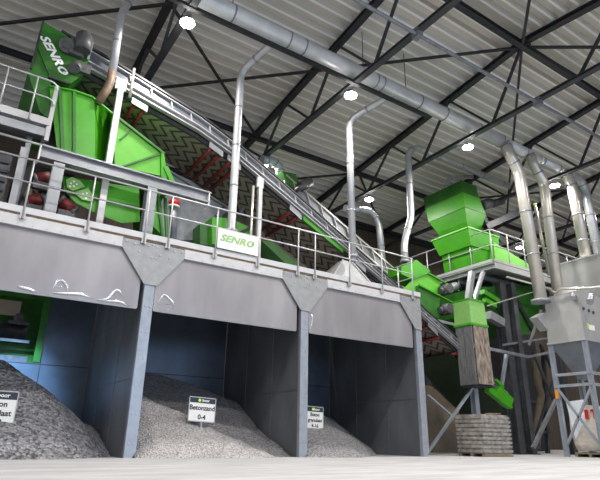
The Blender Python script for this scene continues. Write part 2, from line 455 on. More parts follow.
p4 = pipe('drop_pipe', [(10.58, 5.60, 10.80), (12.21, 5.60, 11.06), (12.71, 5.60, 10.49), (12.85, 5.60, 8.23)], .16, 'duct', 'curved silver pipe standing behind the second conveyor')
p5 = pipe('hopper_vent_pipe', [(15.50, 3.60, 12.24), (15.65, 3.60, 12.90), (16.15, 3.60, 13.28), (17.69, 3.60, 13.74)], .11, 'duct', 'short curved silver pipe on top of the green tower hopper', rr=.25)
p6 = pipe('drop_pipe', [(14.35, -.75, 12.5), (14.26, -0.95, 11.92), (14.78, -0.95, 11.17), (15.00, -0.95, 5.65)], .235, 'duct_white', 'thick pale pipe left of the others, ending in a dark flange beside the bin', rr=.2)
flange(p6, (14.97, -0.95, 5.53), .36)
p7 = pipe('drop_pipe', [(16.2, -.75, 12.5), (15.89, -0.95, 12.06), (16.55, -0.95, 11.12), (16.26, -0.95, 6.13)], .215, 'duct_white', 'second thick pipe from the left, entering the top of the silver bin', rr=.2)
p8 = pipe('drop_pipe', [(18.9, -.7, 12.6), (19.08, -0.80, 12.08), (19.20, -0.80, 11.64), (19.25, -0.80, 7.79)], .24, 'duct_white', 'bright pale pipe dropping to the upper silver housing at the right edge', rr=.3)
p9 = pipe('drop_pipe', [(19.6, -.65, 12.65), (20.43, -0.60, 12.61), (20.73, -0.60, 12.15), (20.86, -0.60, 8.05)], .21, 'duct', 'darker silver pipe at the right edge behind the bright one', rr=.3)
t = thing('service_pipe_bundle', (16.2, .2, 5.5), 'pair of slim vertical tubes with yellow tip between the thick right pipes', 'pipe')
b = MB(); b.cyl((15.98, -0.40, 6.25), (16.05, -0.40, 10.13), .075); b.build('slim_tube', 'galv', t)
b = MB(); b.cyl((16.75, -0.40, 7.11), (16.52, -0.40, 10.30), .06); b.build('slim_tube', 'duct_white', t)
b = MB(); b.cyl((16.52, -0.40, 10.30), (16.51, -0.40, 10.38), .07); b.build('tube_cap', 'lime', t)

# ------------------------------------------------------------------ bunker
D = 4.86; H = 5.0; W2 = .128; XS = [0.0, 4.59, 9.18]; ZP = 3.31
which = ['left', 'middle', 'right end']
for i, x in enumerate(XS):
    t = thing('bunker_partition', (x, 0, 0), 'dark sheet partition wall with bolted steel front post, %s of the three' % which[i] if i < 2 else 'dark sheet partition wall with bolted steel front post, closing the bunker at its right end', 'partition wall', 'bunker partitions')
    b = MB(); b.box(x - W2 + .01, x + W2 - .01, .1, D, 0, 4.75); b.build('wall_sheet', 'bunker', t)
    b = MB()
    for z in (1.72, 3.28): b.box(x - W2 - .003, x - W2 + .02, .12, D - .02, z - .012, z + .012)
    for y in (1.55, 3.2): b.box(x - W2 - .002, x - W2 + .02, y - .008, y + .008, 0, 4.7)
    b.build('seam', 'seam', t)
    b = MB()
    b.hexa([(x - W2, 0, 0), (x + W2*.4, 0, 0), (x + W2*.4, .12, 0), (x - W2, .12, 0)], [(x - W2, 0, .14), (x + W2, 0, .14), (x + W2, .12, .14), (x - W2, .12, .14)])
    b.box(x - W2, x + W2, 0, .12, .14, 4.1); fp_ = b.build('front_post', 'post', t)
    b = MB(); z = .3
    while z < 3.7:
        for s_ in (-.055, .055): b.cyl((x + s_, -.02, z), (x + s_, 0, z), .022, seg=8)
        z += .62
    tag(b.build('bolt_row', 'galv_light', fp_), kind='stuff')
    right = .8 if i < 2 else .13
    b = MB(); b.prism([(x - .8, 0, 5.0), (x - .8, 0, 4.76), (x - W2 - .03, 0, 3.93), (x + min(W2 + .03, right), 0, 3.93)] + ([(x + .8, 0, 4.76)] if i < 2 else []) + [(x + right, 0, 5.0)], -.035, -.004)
    gp_ = b.build('gusset_plate', 'plate', t)
    b = MB()
    for (dx, dz) in ((-.72, 4.93), (-.5, 4.9), (-.38, 4.72), (-.16, 4.92), (-.05, 4.96), (.05, 4.92), (-.05, 4.63), (.05, 4.63), (.16, 4.72), (.4, 4.7), (.52, 4.9), (.72, 4.92)):
        if dx > right: continue
        b.cyl((x + dx, -.055, dz), (x + dx, -.035, dz), .024, seg=8)
    b.build('bolt_pattern', 'galv_light', gp_)

# back wall of the three bays, with the opening in the left bay
t = thing('bunker_back_wall', (2, D, 0), 'blue-grey sheet back wall of the storage bays', 'bunker wall')
b = MB(); b.box(-5.4, -W2, D, D + .06, 0, 2.40); b.box(-1.5, -W2, D, D + .06, 2.40, 4.75); b.build('left_bay_sheet', 'bunkerback', t)
b = MB(); b.box(W2, 4.59 - W2, D, D + .06, 0, 4.75); b.build('middle_bay_sheet', 'bunkerback', t)
b = MB(); b.box(4.59 + W2, 9.18 - W2, D, D + .06, 0, 4.75); b.build('right_bay_sheet', 'bunkerback', t)
for x0, x1, z in ((-5.4, -W2, 2.38), (W2, 4.59 - W2, 2.38), (4.59 + W2, 9.18 - W2, 2.38)):
    b = MB(); b.box(x0, x1, D - .012, D, z - .014, z + .014); b.build('seam', 'seam' if z < 0 else 'steel_black', t)
b = MB(); b.box(-1.48, -1.46, D - .01, D, .0, 2.4); b.build('seam', 'steel_black', t)

t = thing('sorting_machine', (-3, D + .5, 2.4), 'dark green machine with beige plate seen through the opening in the left bay', 'machine')
b = MB(); b.box(-5.0, -1.5, D - .05, D + .1, 4.26, 4.7); b.box(-1.68, -1.5, D - .05, D + .1, 2.43, 4.26); b.build('opening_frame', 'green_dark', t)
b = MB(); b.box(-5.0, -1.3, D + .9, D + 1.0, 2.3, 4.7); b.build('rear_panel', 'green_dark', t)
b = MB(); b.box(-4.6, -2.25, D + .3, D + .34, 3.75, 4.2); b.build('beige_plate', 'beige', t)
b = MB(); b.cyl((-4.4, D + .5, 3.3), (-1.95, D + .5, 3.3), .26, seg=20); b.build('roller_drum', 'rubber', t)
b = MB(); b.box(-4.4, -1.85, D + .2, D + .26, 2.98, 3.06); b.build('frame_rail', 'galv', t)
b = MB(); b.cyl((-2.25, D + .1, 3.68), (-2.25, D + .5, 3.68), .13, seg=16); b.box(-2.5, -1.95, D + .2, D + .5, 3.5, 3.6); b.build('bearing_block', 'motor', t)
b = MB(); b.box(-4.5, -1.8, D + .3, D + .6, 2.42, 2.6); b.build('lower_beam', 'motor', t)

# front valances (bent sheets) behind the gussets
for i, (x0, x1, lab) in enumerate(((-5.4, -.23, 'left storage bay, creased along its lower edge'), (.15, 4.34, 'middle storage bay, one crease at lower left'), (4.76, 8.93, 'right storage bay, nearest the green tower'))):
    r = .045
    pts = [(x0, 0, 4.78), (x0, 0, ZP + r)]
    pts = [(x0, 0, 4.78)] + [(x0 + r - r*math.cos(a), 0, ZP + r - r*math.sin(a)) for a in (0, .5, 1.1, 1.57)] + [(x1 - r + r*math.sin(a), 0, ZP + r - r*math.cos(a)) for a in (0, .5, 1.1, 1.57)] + [(x1, 0, 4.78)]
    t = thing('bunker_valance', ((x0 + x1)/2, .06, ZP), 'grey sheet metal valance hanging across the ' + lab, 'sheet panel', 'bunker valances')
    b = MB(); b.prism(pts, .045, .06); vs_ = b.build('valance_sheet', 'valance', t)
    b = MB(); b.box(x0 + .15, x1 - .15, .03, .07, ZP - .005, ZP + .02); b.build('folded_hem', 'galv', t)
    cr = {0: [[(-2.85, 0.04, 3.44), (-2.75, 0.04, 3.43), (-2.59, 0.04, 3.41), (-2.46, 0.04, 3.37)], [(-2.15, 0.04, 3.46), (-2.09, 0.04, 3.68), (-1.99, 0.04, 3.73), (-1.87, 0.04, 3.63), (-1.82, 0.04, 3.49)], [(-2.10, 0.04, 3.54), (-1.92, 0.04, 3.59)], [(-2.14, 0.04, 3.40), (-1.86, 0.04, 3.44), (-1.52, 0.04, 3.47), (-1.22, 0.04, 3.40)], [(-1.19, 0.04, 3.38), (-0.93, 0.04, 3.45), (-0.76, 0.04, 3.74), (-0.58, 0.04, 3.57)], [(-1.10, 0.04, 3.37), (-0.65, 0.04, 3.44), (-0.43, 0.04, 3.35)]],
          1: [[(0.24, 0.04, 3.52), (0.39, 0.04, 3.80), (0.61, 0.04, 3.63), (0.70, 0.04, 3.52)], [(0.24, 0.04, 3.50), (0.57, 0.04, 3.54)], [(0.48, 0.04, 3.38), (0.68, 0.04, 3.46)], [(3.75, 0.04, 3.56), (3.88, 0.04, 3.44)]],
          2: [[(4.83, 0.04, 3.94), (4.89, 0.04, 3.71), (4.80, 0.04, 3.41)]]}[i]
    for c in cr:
        b = MB(); b.tube(smooth_path(c, 4, .1), [.008] + [.032]*(len(smooth_path(c, 4, .1)) - 2) + [.006], 8); b.build('crease', 'crease_glint', vs_)

# edge beam and deck
for i, (x0, x1, lab) in enumerate(((-5.4, -.8, 'left bay'), (.8, 3.79, 'middle bay'), (5.39, 8.38, 'right bay'))):
    t = thing('edge_channel', ((x0 + x1)/2, 0, 4.75), 'pale steel edge channel above the %s valance' % lab, 'steel beam', 'deck edge channels')
    b = MB(); b.box(x0, x1, -.02, .03, 4.76, 5.02); b.box(x0, x1, -.05, -.02, 4.76, 4.79); cw_ = b.build('channel_web', 'deckedge', t)
    b = MB(); x = x0 + .2
    while x < x1: b.cyl((x, -.035, 4.82), (x, -.02, 4.82), .014, seg=6); x += .3
    b.build('rivet_row', 'galv_light', cw_)
t = thing('deck', (2, 2.4, 5.03), 'steel deck slab with pale kick edge on top of the storage bays', 'deck')
b = MB(); b.box(-5.4, 9.30, 0.0, D, 5.03, 5.10); b.build('deck_plate', 'galv_dark', t)
b = MB(); b.box(-5.4, 9.31, -.07, -.02, 5.07, 5.22); b.build('kick_plate', 'deckedge', t)
b = MB(); b.box(-5.4, 9.31, -.02, .02, 5.02, 5.20); b.build('timber_strip', 'wood', t)
b = MB(); b.box(9.25, 9.31, .02, D, 4.8, 5.22); b.build('end_trim', 'deckedge', t)

# ------------------------------------------------------------------ gravel piles
def pile(name, x0, x1, y0, y1, fn, m, label, nx=90, ny=90, rough=.06):
    from mathutils import noise
    bm = bmesh.new(); g = []
    for j in range(ny + 1):
        row = []
        for i in range(nx + 1):
            x = x0 + (x1 - x0)*i/nx; y = y0 + (y1 - y0)*j/ny
            z = fn(x, y)
            z += rough*noise.noise(V((x*2.2, y*2.2, 1))) + rough*.5*noise.noise(V((x*9, y*9, 3)))
            if fn(x, y) <= .0: z = -.02
            row.append(bm.verts.new((x, y, max(z, -.02))))
        g.append(row)
    for j in range(ny):
        for i in range(nx):
            q = (g[j][i], g[j][i+1], g[j+1][i+1], g[j+1][i])
            if max(v.co.z for v in q) > -.01:
                f = bm.faces.new(q); f.smooth = True
    for v in [v for v in bm.verts if not v.link_faces]: bm.verts.remove(v)
    me = bpy.data.meshes.new(name); bm.to_mesh(me); bm.free(); me.materials.append(M[m])
    o = bpy.data.objects.new(name, me); COL.objects.link(o)
    return tag(o, label, 'pile of gravel', None, 'stuff')
def pw(x, pts):
    if x <= pts[0][0]: return pts[0][1]
    for (a, b), (c, d) in zip(pts, pts[1:]):
        if x <= c: return b + (d - b)*(x - a)/(c - a)
    return pts[-1][1]
def smin(a, b, k=.18):
    h = max(k - abs(a - b), 0)/k
    return min(a, b) - h*h*k*.25
def heap_left(x, y):
    back = pw(x, [(-5.4, 3.1), (-2.57, 2.2), (-1.75, 1.66), (-.65, .86), (-.13, .68)])
    toe = pw(x, [(-5.4, -.5), (-1.4, -.4), (-.8, .1), (-.13, .97)]); sl = pw(x, [(-2, .72), (-.7, .5), (-.13, .34)])
    return smin(back + .04*(y - 4), sl*(y - toe))
def heap_back(x, y):
    back = pw(x, [(.13, 2.75), (1.7, 2.42), (2.84, 2.16), (4.41, 1.62)]); sh = pw(x, [(.13, .1), (.8, -.5), (2.5, -.5), (4.4, 0)])
    return smin(back, pw(y - sh, [(.1, -.08), (.7, .16), (2.26, .74), (3.52, 1.45), (5.5, 2.6)]))
def heap_front(x, y):
    hh = pw(x, [(.1, 1.85), (.46, 1.70), (1.1, 1.36), (1.82, 1.0), (2.57, .6), (3.27, .32), (4.0, 0), (4.5, -.2)])
    return smin(hh - .08*abs(y - 1.3), min((y - pw(x, [(.14, .05), (.6, -.38)]))*.66, hh - .55*(y - 1.7)), .3)
def heap_right(x, y):
    toe = pw(x, [(4.7, .05), (5.2, -.4), (6.2, -.45), (7.6, .6), (9.05, 2.1)])
    a = smin(pw(x, [(4.6, 1.5), (9.05, 1.24)]), .46*(y - toe))
    b_ = min(1.15 - .5*math.hypot(x - 4.9, (y - 1.9)*.95), (y - .02)*.6 + max(0, (x - 4.75))*.6)
    return max(a, b_)
pile('gravel_pile', -5.4, -W2 - .02, -.7, D - .02, heap_left, 'gravel', 'coarse dark grey gravel heap in the left storage bay')
pile('grit_pile', W2 + .02, 4.59 - W2 - .02, -.7, D - .02, heap_back, 'sand_fine', 'tall grey grit heap against the back of the middle storage bay')
pile('sand_pile', W2 + .02, 4.3, -.7, 4.0, heap_front, 'sand', 'pale sand heap at the front left of the middle storage bay')
pile('grit_pile', 4.59 + W2 + .02, 9.18 - W2 - .02, -.7, D - .02, heap_right, 'sand_fine', 'grey-brown fine gravel heap in the right storage bay')

# ------------------------------------------------------------------ pile signs
def sign(tl, tr, h, lines, stake, label, size):
    tl, tr = V(tl), V(tr); x = (tr - tl).normalized(); w = (tr - tl).length; y = V((0, 0, 1)); n = x.cross(y)
    c = (tl + tr)/2
    t = thing('pile_sign', (c.x, c.y, tl.z - h - stake), label, 'sign', 'signs in the gravel heaps')
    bl = tl - y*h
    b = MB(); b.extr([bl, bl + x*w, tr, tl], -n*.02); bd_ = b.build('board', 'white', t)
    b = MB(); b.extr([tl - y*h*.23 + x*.01, tr - y*h*.23 - x*.01, tr - y*.012 - x*.01, tl - y*.012 + x*.01], n*.006); hd_ = b.build('header', 'navy', bd_)
    b = MB(); k = h*.03
    b.bar(tl, tr, .02, .02); b.bar(bl, bl + x*w, .02, .02); b.bar(tl, bl, .02, .02); b.bar(tr, tr - y*h, .02, .02); b.build('rim', 'galv_light', t)
    b = MB(); b.bar(c - y*h, c - y*(h + stake), .045, .03); b.build('stake', 'galv_light', t)
    hc = c - y*h*.12 + n*.008
    b = MB(); b.cyl(hc - x*w*.12, hc - x*w*.12 + n*.004, h*.07, seg=12); b.build('logo_dot', 'lime', t)
    text('header_text', 'boor', 'text_white', t, hc + x*w*.12, x, y, h*.17, bold=.002, depth=.002)
    for i, s_ in enumerate(lines):
        yy = .23 + .77*(i + .55)/len(lines)
        text('sign_text', s_, 'text_black', bd_, c - y*h*yy + n*.003, x, y, size*h*1.12, bold=.03*size*h, depth=.002)
    return t
sign((1.55, 0.65, 1.42), (2.27, 0.65, 1.39), .58, ['Betonzand', '0-4'], .34, 'white sign reading Betonzand 0-4 planted in the middle heap', .25)
sign((-3.07, 0.50, 1.30), (-2.36, 0.50, 1.29), .70, ['Beton', 'granulaat', '0-22'], .36, 'white sign at the left edge planted in the coarse gravel', .2)
sign((5.50, 1.20, 1.38), (6.11, 1.20, 1.36), .62, ['Beton', 'granulaat', '4-16'], .30, 'small white three-line sign in the right heap beside the middle post', .2)

# ------------------------------------------------------------------ railings
def railing(name, path, posts, hgt, foot, label, mid=(.52,), r=.024, m='galv_light', grp=None, foot_h=.0):
    t = thing(name, (path[0][0], path[0][1], path[0][2] - hgt), label, 'railing', grp)
    b = MB(); b.tube(smooth_path(path, 4, .08), r, 8); b.build('top_rail', m, t)
    for k in mid:
        b = MB(); b.tube(smooth_path([(p[0], p[1], p[2] - hgt*k) for p in path], 4, .08), r*.85, 8); b.build('middle_rail', m, t)
    for p in posts:
        b = MB(); b.cyl((p[0], p[1], p[2] - hgt - foot), (p[0], p[1], p[2]), r*.9, seg=8); rp_ = b.build('rail_post', m, t)
        b = MB(); b.box(p[0] - .06, p[0] + .06, p[1] + .0, p[1] + .03, p[2] - hgt - foot, p[2] - hgt - foot + .14); b.build('post_foot', m, rp_)
    return t
ZR = 6.38
px = [-4.4, -3.04, -1.67, -.31, .31, 1.61, 2.92, 4.27, 4.88, 6.21, 7.57, 8.94]
rl = railing('deck_railing', [(-5.4, -.09, ZR), (9.0, -.09, ZR), (9.25, .1, ZR), (9.25, 1.0, ZR)], [(x, -.09, ZR) for x in px] + [(9.25, .9, ZR)], 1.16, .29, 'long pale steel guard railing along the front edge of the deck', mid=(.49,))
t = thing('lettered_board', (2.26, -.12, 5.22), 'white board with green lettering fixed to the deck railing', 'sign board')
b = MB(); b.box(1.64, 2.89, -.135, -.115, 5.23, 5.79); b.build('board', 'white', t)
lettering('green_lettering', 'text_green', t, (2.2, -.137, 5.53), (1, 0, 0), (0, 0, 1), .27)

# ------------------------------------------------------------------ long conveyor A (chevron belt)
YA0, YA1 = 1.2, 3.55
# centre line of the near side frame: (x, z_top, z_bottom)
prof = [(-3.0, 11.15, 10.15), (-1.37, 10.78, 9.78), (1.3, 10.04, 9.18), (2.5, 9.55, 8.74), (4.34, 8.62, 7.86), (6.5, 7.46, 6.82), (8.82, 6.2, 5.66), (10.6, 5.24, 4.70), (12.45, 4.28, 3.68), (15.3, 2.35, 1.7)]
def strip(k0, k1, y0, y1):
    b = MB()
    for (xa, ta, ba), (xb, tb, bb) in zip(prof, prof[1:]):
        za0, za1 = ba + (ta - ba)*k0, ba + (ta - ba)*k1; zb0, zb1 = bb + (tb - bb)*k0, bb + (tb - bb)*k1
        b.hexa([(xa, y0, za0), (xa, y1, za0), (xa, y1, za1), (xa, y0, za1)], [(xb, y0, zb0), (xb, y1, zb0), (xb, y1, zb1), (xb, y0, zb1)])
    return b
t = thing('belt_conveyor', (10, 2.4, 4.6), 'long inclined silver conveyor with chevron belt descending from the upper left to the right', 'conveyor')
strip(.30, .44, YA0 + .05, YA0 + .10).build('side_web', 'galv', t)
strip(.46, .50, YA0 - .06, YA0 + .10).build('side_flange', 'galv_light', t)
strip(.26, .30, YA0 - .06, YA0 + .10).build('side_flange', 'galv_light', t)
strip(.50, .90, YA0 + .12, YA0 + .16).build('cover_sheet', 'cover_grey', t)
strip(.885, .925, YA0 + .02, YA0 + .2).build('cover_rim', 'galv_light', t)
strip(.95, 1.02, YA0 - .02, YA0 + .10).build('top_rail', 'steel_black', t)
strip(.06, .22, YA0 + .12, YA0 + .2).build('belt_edge', 'rubber', t)
strip(.24, .5, YA1 - .1, YA1).build('far_side_web', 'galv_dark', t)
def on(x, k):
    for (xa, ta, ba), (xb, tb, bb) in zip(prof, prof[1:]):
        if xa <= x <= xb:
            f = (x - xa)/(xb - xa); tt = ta + (tb - ta)*f; bb_ = ba + (bb - ba)*f; return bb_ + (tt - bb_)*k
x = -.9
while x < 15:
    b = MB(); b.bar((x - .06, YA0 + .09, on(x - .06, .89)), (x + .02, YA0 + .09, on(x + .02, .5)), .03, .08, (0, 1, 0)); b.build('cover_rib', 'galv_light', t); x += .66
b = MB(); s_ = 0
for (xa, ta, ba), (xb, tb, bb) in zip(prof, prof[1:]):
    za, zb = ba + .06, bb + .06; L = math.hypot(xb - xa, zb - za)
    n_ = 6
    b.face([(xa, YA0 + .15, za), (xb, YA0 + .15, zb), (xb, YA1 - .05, zb), (xa, YA1 - .05, za)], [(s_, 0), (s_ + L, 0), (s_ + L, YA1 - YA0 - .2), (s_, YA1 - YA0 - .2)])
    b.face([(xa, YA0 + .15, za + .03), (xb, YA0 + .15, zb + .03), (xb, YA1 - .05, zb + .03), (xa, YA1 - .05, za + .03)], [(s_, 0), (s_ + L, 0), (s_ + L, 2), (s_, 2)])
    s_ += L
b.build('return_belt', 'chevron', t)
b = MB(); s_ = 0
for (xa, ta, ba), (xb, tb, bb) in zip(prof, prof[1:]):
    b.hexa([(xa, YA0 + .3, ba + (ta-ba)*.55), (xa, YA1 - .2, ba + (ta-ba)*.55), (xa, YA1 - .2, ba + (ta-ba)*.6), (xa, YA0 + .3, ba + (ta-ba)*.6)], [(xb, YA0 + .3, bb + (tb-bb)*.55), (xb, YA1 - .2, bb + (tb-bb)*.55), (xb, YA1 - .2, bb + (tb-bb)*.6), (xb, YA0 + .3, bb + (tb-bb)*.6)])
b.build('upper_belt', 'rubber', t)
for x in (-.72, -.44, 1.8, 2.09, 2.5, 2.72, 4.85, 5.12, 7.6, 7.9, 10.75, 11.05, 11.6, 12.5, 12.8, 13.1):
    z = on(x, 0) - .03
    b = MB(); b.cyl((x, YA0 + .12, z), (x, YA1 - .12, z), .062, seg=10); r_ = b.build('return_roller', 'red', t); 
for x in (-.58, 1.95, 2.6, 4.98, 7.75, 11.2):
    z0, z1 = on(x - .28, 0), on(x + .28, 0)
    b = MB(); b.extr([(x - .24, YA0 - .0, z0 - .06), (x + .24, YA0 - .0, z1 - .06), (x + .24, YA0 - .0, z1 + .14), (x - .24, YA0 - .0, z0 + .14)], (0, .03, 0)); b.build('roller_bracket', 'galv', t)
b = MB()
b.extr([(5.3, YA0 + .02, on(5.3, -.02)), (7.0, YA0 + .02, on(7.0, -.02)), (7.0, YA0 + .02, on(7.0, .22)), (5.3, YA0 + .02, on(5.3, .22))], (0, .06, 0)); b.build('green_skirt', 'green', t)

b = MB(); b.hexa([(12.3, YA0 + .2, on(12.3, -.3)), (12.3, YA1, on(12.3, -.3)), (12.3, YA1, on(12.3, -.24)), (12.3, YA0 + .2, on(12.3, -.24))], [(15.2, YA0 + .2, on(15.2, -.3)), (15.2, YA1, on(15.2, -.3)), (15.2, YA1, on(15.2, -.24)), (15.2, YA0 + .2, on(15.2, -.24))]); b.build('belt_shade_sheet', 'green_shade', t)  # added dark sheet standing in for the shade under the lower belt
# head box of conveyor A with lettering
t = thing('conveyor_head_box', (-2.80, 1.00, 9.42), 'tall dark green conveyor head box with slanted white lettering', 'discharge box')
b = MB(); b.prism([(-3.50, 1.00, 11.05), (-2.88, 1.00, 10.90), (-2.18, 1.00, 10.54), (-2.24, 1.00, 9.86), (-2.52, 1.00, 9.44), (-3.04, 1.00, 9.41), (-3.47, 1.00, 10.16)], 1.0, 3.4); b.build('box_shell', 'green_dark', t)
b = MB(); b.prism([(-3.48, 1.06, 10.27), (-3.02, 1.06, 9.46), (-2.78, 1.06, 8.20), (-3.09, 1.06, 8.32), (-3.57, 1.06, 9.38)], 1.06, 3.2); b.build('drop_chute', 'green_dark', t)
b = MB(); b.bar((-3.50, 0.98, 11.05), (-3.52, 0.98, 9.44), .05, .06, (0, 1, 0)); b.build('edge_strip', 'rubber', t)
b = MB(); b.bar((-3.09, 0.97, 9.37), (-2.56, 0.97, 9.37), .05, .1, (0, 1, 0)); b.build('seal_strip', 'rubber', t)
a_, c_ = V((-3.42, 0.98, 10.58)), V((-2.77, 0.98, 9.71)); d_ = (c_ - a_).normalized(); n_ = V((0, -1, 0)); up_ = n_.cross(d_)
lettering('white_lettering', 'text_white', t, (a_ + c_)/2 + d_*.02, d_, up_, (c_ - a_).length*.29, depth=.01)
b = MB(); b.bar((-2.76, 0.97, 10.56), (-2.35, 0.97, 10.55), .3, .55, (0, 0, 1)); b.build('gearbox', 'motor', t, bevel=.04)
b = MB(); b.cyl((-2.83, 0.85, 10.47), (-2.83, 0.78, 10.42), .2, seg=16); b.cyl((-2.83, 0.78, 10.42), (-2.84, 0.74, 10.39), .09, seg=12); b.build('gear_flange', 'motor', t)
b = MB(); b.cyl((-2.43, 0.75, 10.39), (-2.44, 0.75, 10.90), .22, seg=20); b.cyl((-2.44, 0.75, 10.90), (-2.45, 0.75, 11.00), .22, .14, seg=20); b.build('motor_drum', 'motor', t)
b = MB(); b.cyl((-2.54, 0.80, 9.80), (-2.49, 0.95, 9.99), .16, seg=14); b.box(-2.48, -2.1, .9, 1.0, 9.85, 10.15); b.build('shaft_bearing', 'motor', t)
b = MB(); b.bar((-2.22, 0.95, 10.32), (-2.18, 0.95, 10.97), .06, .06); b.build('bracket_arm', 'galv', t)
# white supports of conveyor A
def leg(name, p, q, w, m, label, grp='conveyor support legs'):
    t = thing(name, q, label, 'support leg', grp)
    b = MB(); b.channel(p, q, w, w, .03, (0, 1, 0), -1); b.build('column', m, t)
    b = MB(); b.box(q[0] - w*.9, q[0] + w*.9, q[1] - w*.8, q[1] + w*.8, q[2], q[2] + .03); b.build('base_plate', 'galv_light', t)
    b = MB(); b.box(p[0] - w*.9, p[0] + w*.9, p[1] - .02, p[1] + .06, p[2] - .02, p[2] + .35); b.build('head_plate', 'galv_light', t)
    return t
lg = leg('support_column', (-1.24, .95, 9.75), (-1.24, .95, 5.10), .17, 'galv_light', 'tall white steel column rising in front of the green hopper')
b = MB(); b.cyl((-.95, .95, 9.6), (-.95, .95, 10.6), .045, seg=8); b.build('sensor_pole', 'duct_white', lg)
lg = leg('support_column', (3.52, 1.10, 8.06), (3.55, 1.1, 5.10), .13, 'galv_light', 'pair of slim white posts under the middle of the long conveyor')
b = MB(); b.cyl((3.25, 1.05, 8.0), (3.25, 1.05, 5.12), .04, seg=8); b.build('sensor_pole', 'duct_white', lg)
t = thing('conveyor_strut', (1.5, 2.9, 5.2), 'grey raking strut behind the drop pipe under the chevron belt', 'strut')
b = MB(); b.bar((2.89, 3.00, 7.51), (4.46, 3.00, 9.10), .14, .14); b.bar((3.75, 3.00, 7.80), (4.30, 3.00, 8.78), .07, .07); b.build('strut_bars', 'galv_dark', t)

# ------------------------------------------------------------------ hopper and its support frame
HY = .95
t = thing('feed_hopper', (-1.3, 2.0, 6.7), 'large bright green ribbed hopper under the conveyor head', 'hopper')
b = MB(); b.hexa([(-3.02, 0.95, 9.10), (-2.39, 0.95, 9.21), (-1.88, 0.95, 9.19), (-1.53, 0.95, 6.99), (-2.47, 0.95, 7.11)], [(-2.66, 3.40, 10.54), (-2.01, 3.40, 10.62), (-1.52, 3.40, 10.63), (-1.29, 2.80, 7.77), (-2.00, 2.80, 7.92)]); b.build('hopper_shell', 'green', t)
b = MB(); b.hexa([(-1.88, 0.95, 9.19), (-1.27, 1.90, 9.50), (-0.93, 1.90, 7.49), (-1.53, 0.95, 6.99)], [(-1.52, 3.40, 10.63), (-1.08, 3.40, 10.26), (-0.79, 3.00, 7.91), (-1.29, 2.80, 7.77)]); b.build('folded_panel', 'green', t)
b = MB(); b.hexa([(-1.30, 1.90, 9.49), (-1.26, 0.95, 8.84), (-0.98, 0.95, 7.16), (-0.97, 1.90, 7.58)], [(-1.08, 3.40, 10.26), (-0.88, 3.40, 10.19), (-0.70, 3.00, 8.14), (-0.82, 3.00, 8.11)]); b.build('corner_panel', 'green', t)
for a, c in (((57,88),(63,160)), ((74,91),(75,165))):
    pass
b = MB(); b.bar((-2.75, 0.93, 9.07), (-2.36, 0.93, 7.14), .09, .10, (0, 1, 0)); b.build('rib', 'green_dark', t)
b = MB(); b.bar((-2.41, 0.93, 9.15), (-2.08, 0.93, 7.08), .07, .10, (0, 1, 0)); b.build('rib', 'green_dark', t)
b = MB(); b.tube([(-3.03, 0.92, 9.08), (-2.39, 0.92, 9.19), (-1.94, 0.92, 9.18), (-1.33, 0.92, 8.86), (-0.94, 0.92, 8.65)], .035, 8); b.build('top_rim', 'green', t)
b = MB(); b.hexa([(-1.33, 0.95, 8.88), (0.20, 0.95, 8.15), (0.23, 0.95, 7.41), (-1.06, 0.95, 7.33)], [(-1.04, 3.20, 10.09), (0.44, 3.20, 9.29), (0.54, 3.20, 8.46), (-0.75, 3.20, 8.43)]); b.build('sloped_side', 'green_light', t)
b = MB(); b.bar((-1.30, 0.93, 8.85), (0.23, 0.93, 8.11), .07, .11, (0, 1, 0)); b.build('side_rim', 'green_dark', t)
b = MB(); b.bar((-0.95, 0.93, 7.29), (0.12, 0.93, 8.08), .05, .05, (0, 1, 0)); b.bar((-1.04, 0.93, 8.14), (-0.81, 0.93, 8.51), .04, .04, (0, 1, 0)); b.build('stiffener', 'green_dark', t)
b = MB(); b.prism([(0.13, 0.90, 8.13), (0.22, 0.90, 8.10), (0.38, 0.90, 7.46), (0.42, 0.90, 6.81), (0.26, 0.90, 6.95)], .88, 3.2); b.build('end_flange', 'green', t)
b = MB(); b.bar((0.30, 0.90, 7.70), (0.77, 0.90, 6.91), .14, .1, (0, 1, 0)); b.build('side_arm', 'green', t)
b = MB(); b.hexa([(-2.28, 1.10, 6.71), (-0.30, 1.10, 6.94), (-0.15, 1.10, 5.95), (-0.62, 1.10, 5.80), (-1.26, 1.10, 5.90), (-1.84, 1.10, 6.07), (-2.17, 1.10, 6.34)], [(-1.85, 3.00, 7.59), (0.04, 3.00, 7.73), (0.14, 3.00, 6.93), (-0.27, 3.00, 6.76), (-0.93, 3.00, 6.82), (-1.42, 3.00, 6.99), (-1.73, 3.00, 7.23)]); b.build('vibrating_pan', 'green', t)
b = MB(); b.bar((-2.09, 1.08, 6.27), (-0.26, 1.08, 6.36), .04, .05, (0, 1, 0)); b.build('pan_rib', 'green_dark', t)
b = MB(); b.prism([(-2.18, 1.05, 6.61), (-2.05, 1.05, 6.73), (-1.84, 1.05, 6.68), (-1.70, 1.05, 6.55), (-1.97, 1.05, 6.35), (-2.12, 1.05, 6.40)], 1.03, 1.08); b.prism([(-1.93, 1.05, 6.31), (-1.62, 1.05, 6.54), (-1.47, 1.05, 6.35), (-1.46, 1.05, 6.18), (-1.71, 1.05, 6.17)], 1.03, 1.08); b.build('slotted_plate', 'green_mint', t)
b = MB(); 
for u_ in ((-2.05, 1.00, 6.54), (-1.99, 1.00, 6.61), (-1.91, 1.00, 6.55), (-1.97, 1.00, 6.48), (-2.06, 1.00, 6.45), (-1.72, 1.00, 6.32), (-1.63, 1.00, 6.37), (-1.63, 1.00, 6.23)): b.cyl((u_[0], 1.02, u_[2]), (u_[0], 1.035, u_[2]), .03, seg=6)
b.build('plate_bolts', 'white', t)
for p_ in ((154,190), (161,194), (168,196)): pass
